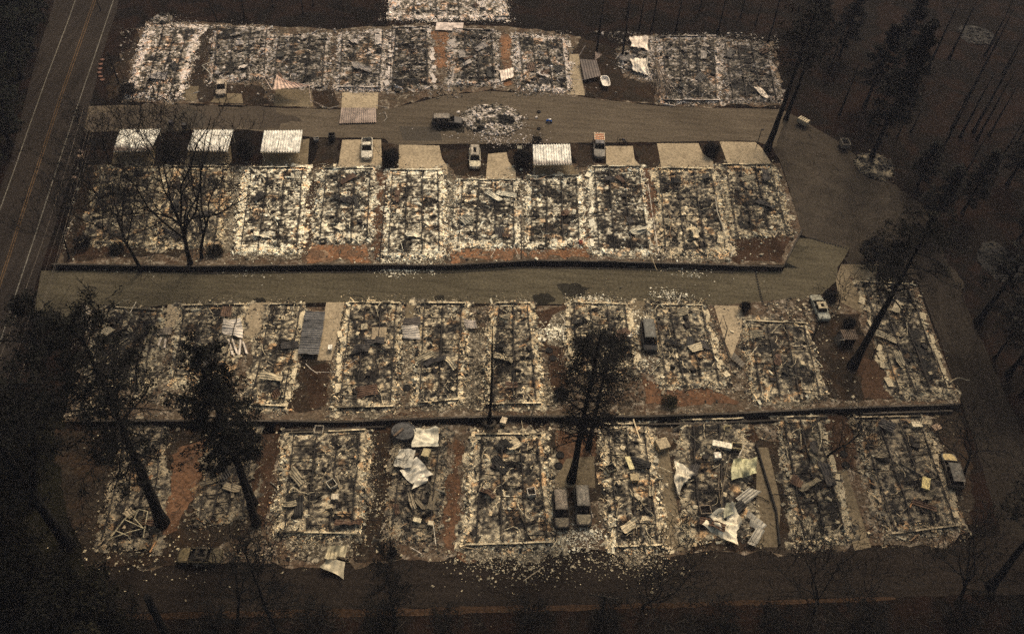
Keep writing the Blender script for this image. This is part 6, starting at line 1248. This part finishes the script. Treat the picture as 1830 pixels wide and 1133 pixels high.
def wire(label, a, b, za, zb, sag, r=.018, C=(.16, .13, .10), cat='power line'):
    A, B = W(*a, za), W(*b, zb); t = np.linspace(0, 1, 28)[:, None]; P_ = A + (B - A) * t; P_[:, 2] -= (4 * sag * t * (1 - t))[:, 0]; g = Geo().tube(P_ - A, r, 4, C); o = put('power_line', g, M_STEEL); o.location = [float(q) for q in A]; return tag(o, label, cat)
wire('faint power line above the highway edge, outermost of the four left ones', (150, 190), (-20, 690), 9, 9, 1.0)
wire('faint power line above the highway edge, second of the four left ones', (168, 190), (-10, 740), 9, 9, 1.0, C=(.10, .08, .065))
wire('faint power line above the highway edge, third of the four left ones', (176, 200), (12, 740), 8.4, 8.4, 1.0, C=(.12, .10, .08))
wire('faint power line nearest the park, above the highway edge', (166, 218), (22, 720), 8, 8, .6)
wire('thin dark cable strung along the front road to the utility pole, left part', (470, 1084), (1070, 1062), 5.5, 5.8, .7, C=(.010, .009, .008))
wire('thin dark cable strung along the front road from the utility pole, right part', (1092, 1066), (1700, 1040), 5.8, 6.5, .8, C=(.010, .009, .008))
wire('thin pale cable crossing the highway at the far left', (-10, 148), (120, 182), 5, 4.5, .6, C=(.07, .06, .05))
# twiggy ground litter as one mass
def litter(label, boxes, n, seed, C, Lr=(.4, 1.8)):
    rg = np.random.default_rng(seed); A = []; B = []
    for (x0, y0, x1, y1, w) in boxes:
        for _ in range(int(n * w)):
            p = G(rg.uniform(x0, x1), rg.uniform(y0, y1)) + [0, 0, .1]; a = rg.uniform(0, 6.28); L = rg.uniform(*Lr); A.append(p); B.append(p + [math.cos(a) * L, math.sin(a) * L, rg.uniform(-.03, .25)])
    A = np.array(A); o = put('twig_litter', Geo().segs(A, B, .03, .015, 3, np.array(C)[None] * rg.uniform(.3, 1.6, (len(A), 1))), M_BARK); tag(o, label, 'twigs', None, 'stuff')
litter('fallen twigs and grey sticks over the forest floor and dark verges', [(1400, 0, 1830, 400, 2.4), (1640, 420, 1830, 900, 1.5), (200, 1100, 1830, 1133, 1.6), (0, 700, 200, 1133, 1.3), (380, 0, 690, 45, .8), (900, 0, 1400, 60, 1.2)], 300, 77, (.030, .024, .018))
litter('burnt weeds and stems over the bare lot soil', [(190, 50, 1390, 180, 1), (130, 290, 1400, 465, 1), (150, 550, 1700, 730, 1.2), (170, 760, 1740, 970, 1.6)], 420, 78, (.06, .045, .03), (.2, .9))

# ------------------------------------------------------------------ haze
HAZE_D = 0.00016
hz = Geo().box((0, 200, 51.5), (3040, 3040, 105), 0)
ho = put('haze', hz, mat_new('haze_mat')[0]); ho['kind'] = 'stuff'; ho['label'] = 'thin brown smoke haze hanging over the whole park'; ho['category'] = 'haze'
hm = ho.data.materials[0].node_tree; hm.nodes.clear(); vo = hm.nodes.new('ShaderNodeVolumePrincipled'); ou = hm.nodes.new('ShaderNodeOutputMaterial')
vo.inputs['Color'].default_value = (.77, .75, .93, 1); vo.inputs['Density'].default_value = HAZE_D; vo.inputs['Anisotropy'].default_value = 0.0; hm.links.new(vo.outputs[0], ou.inputs['Volume'])
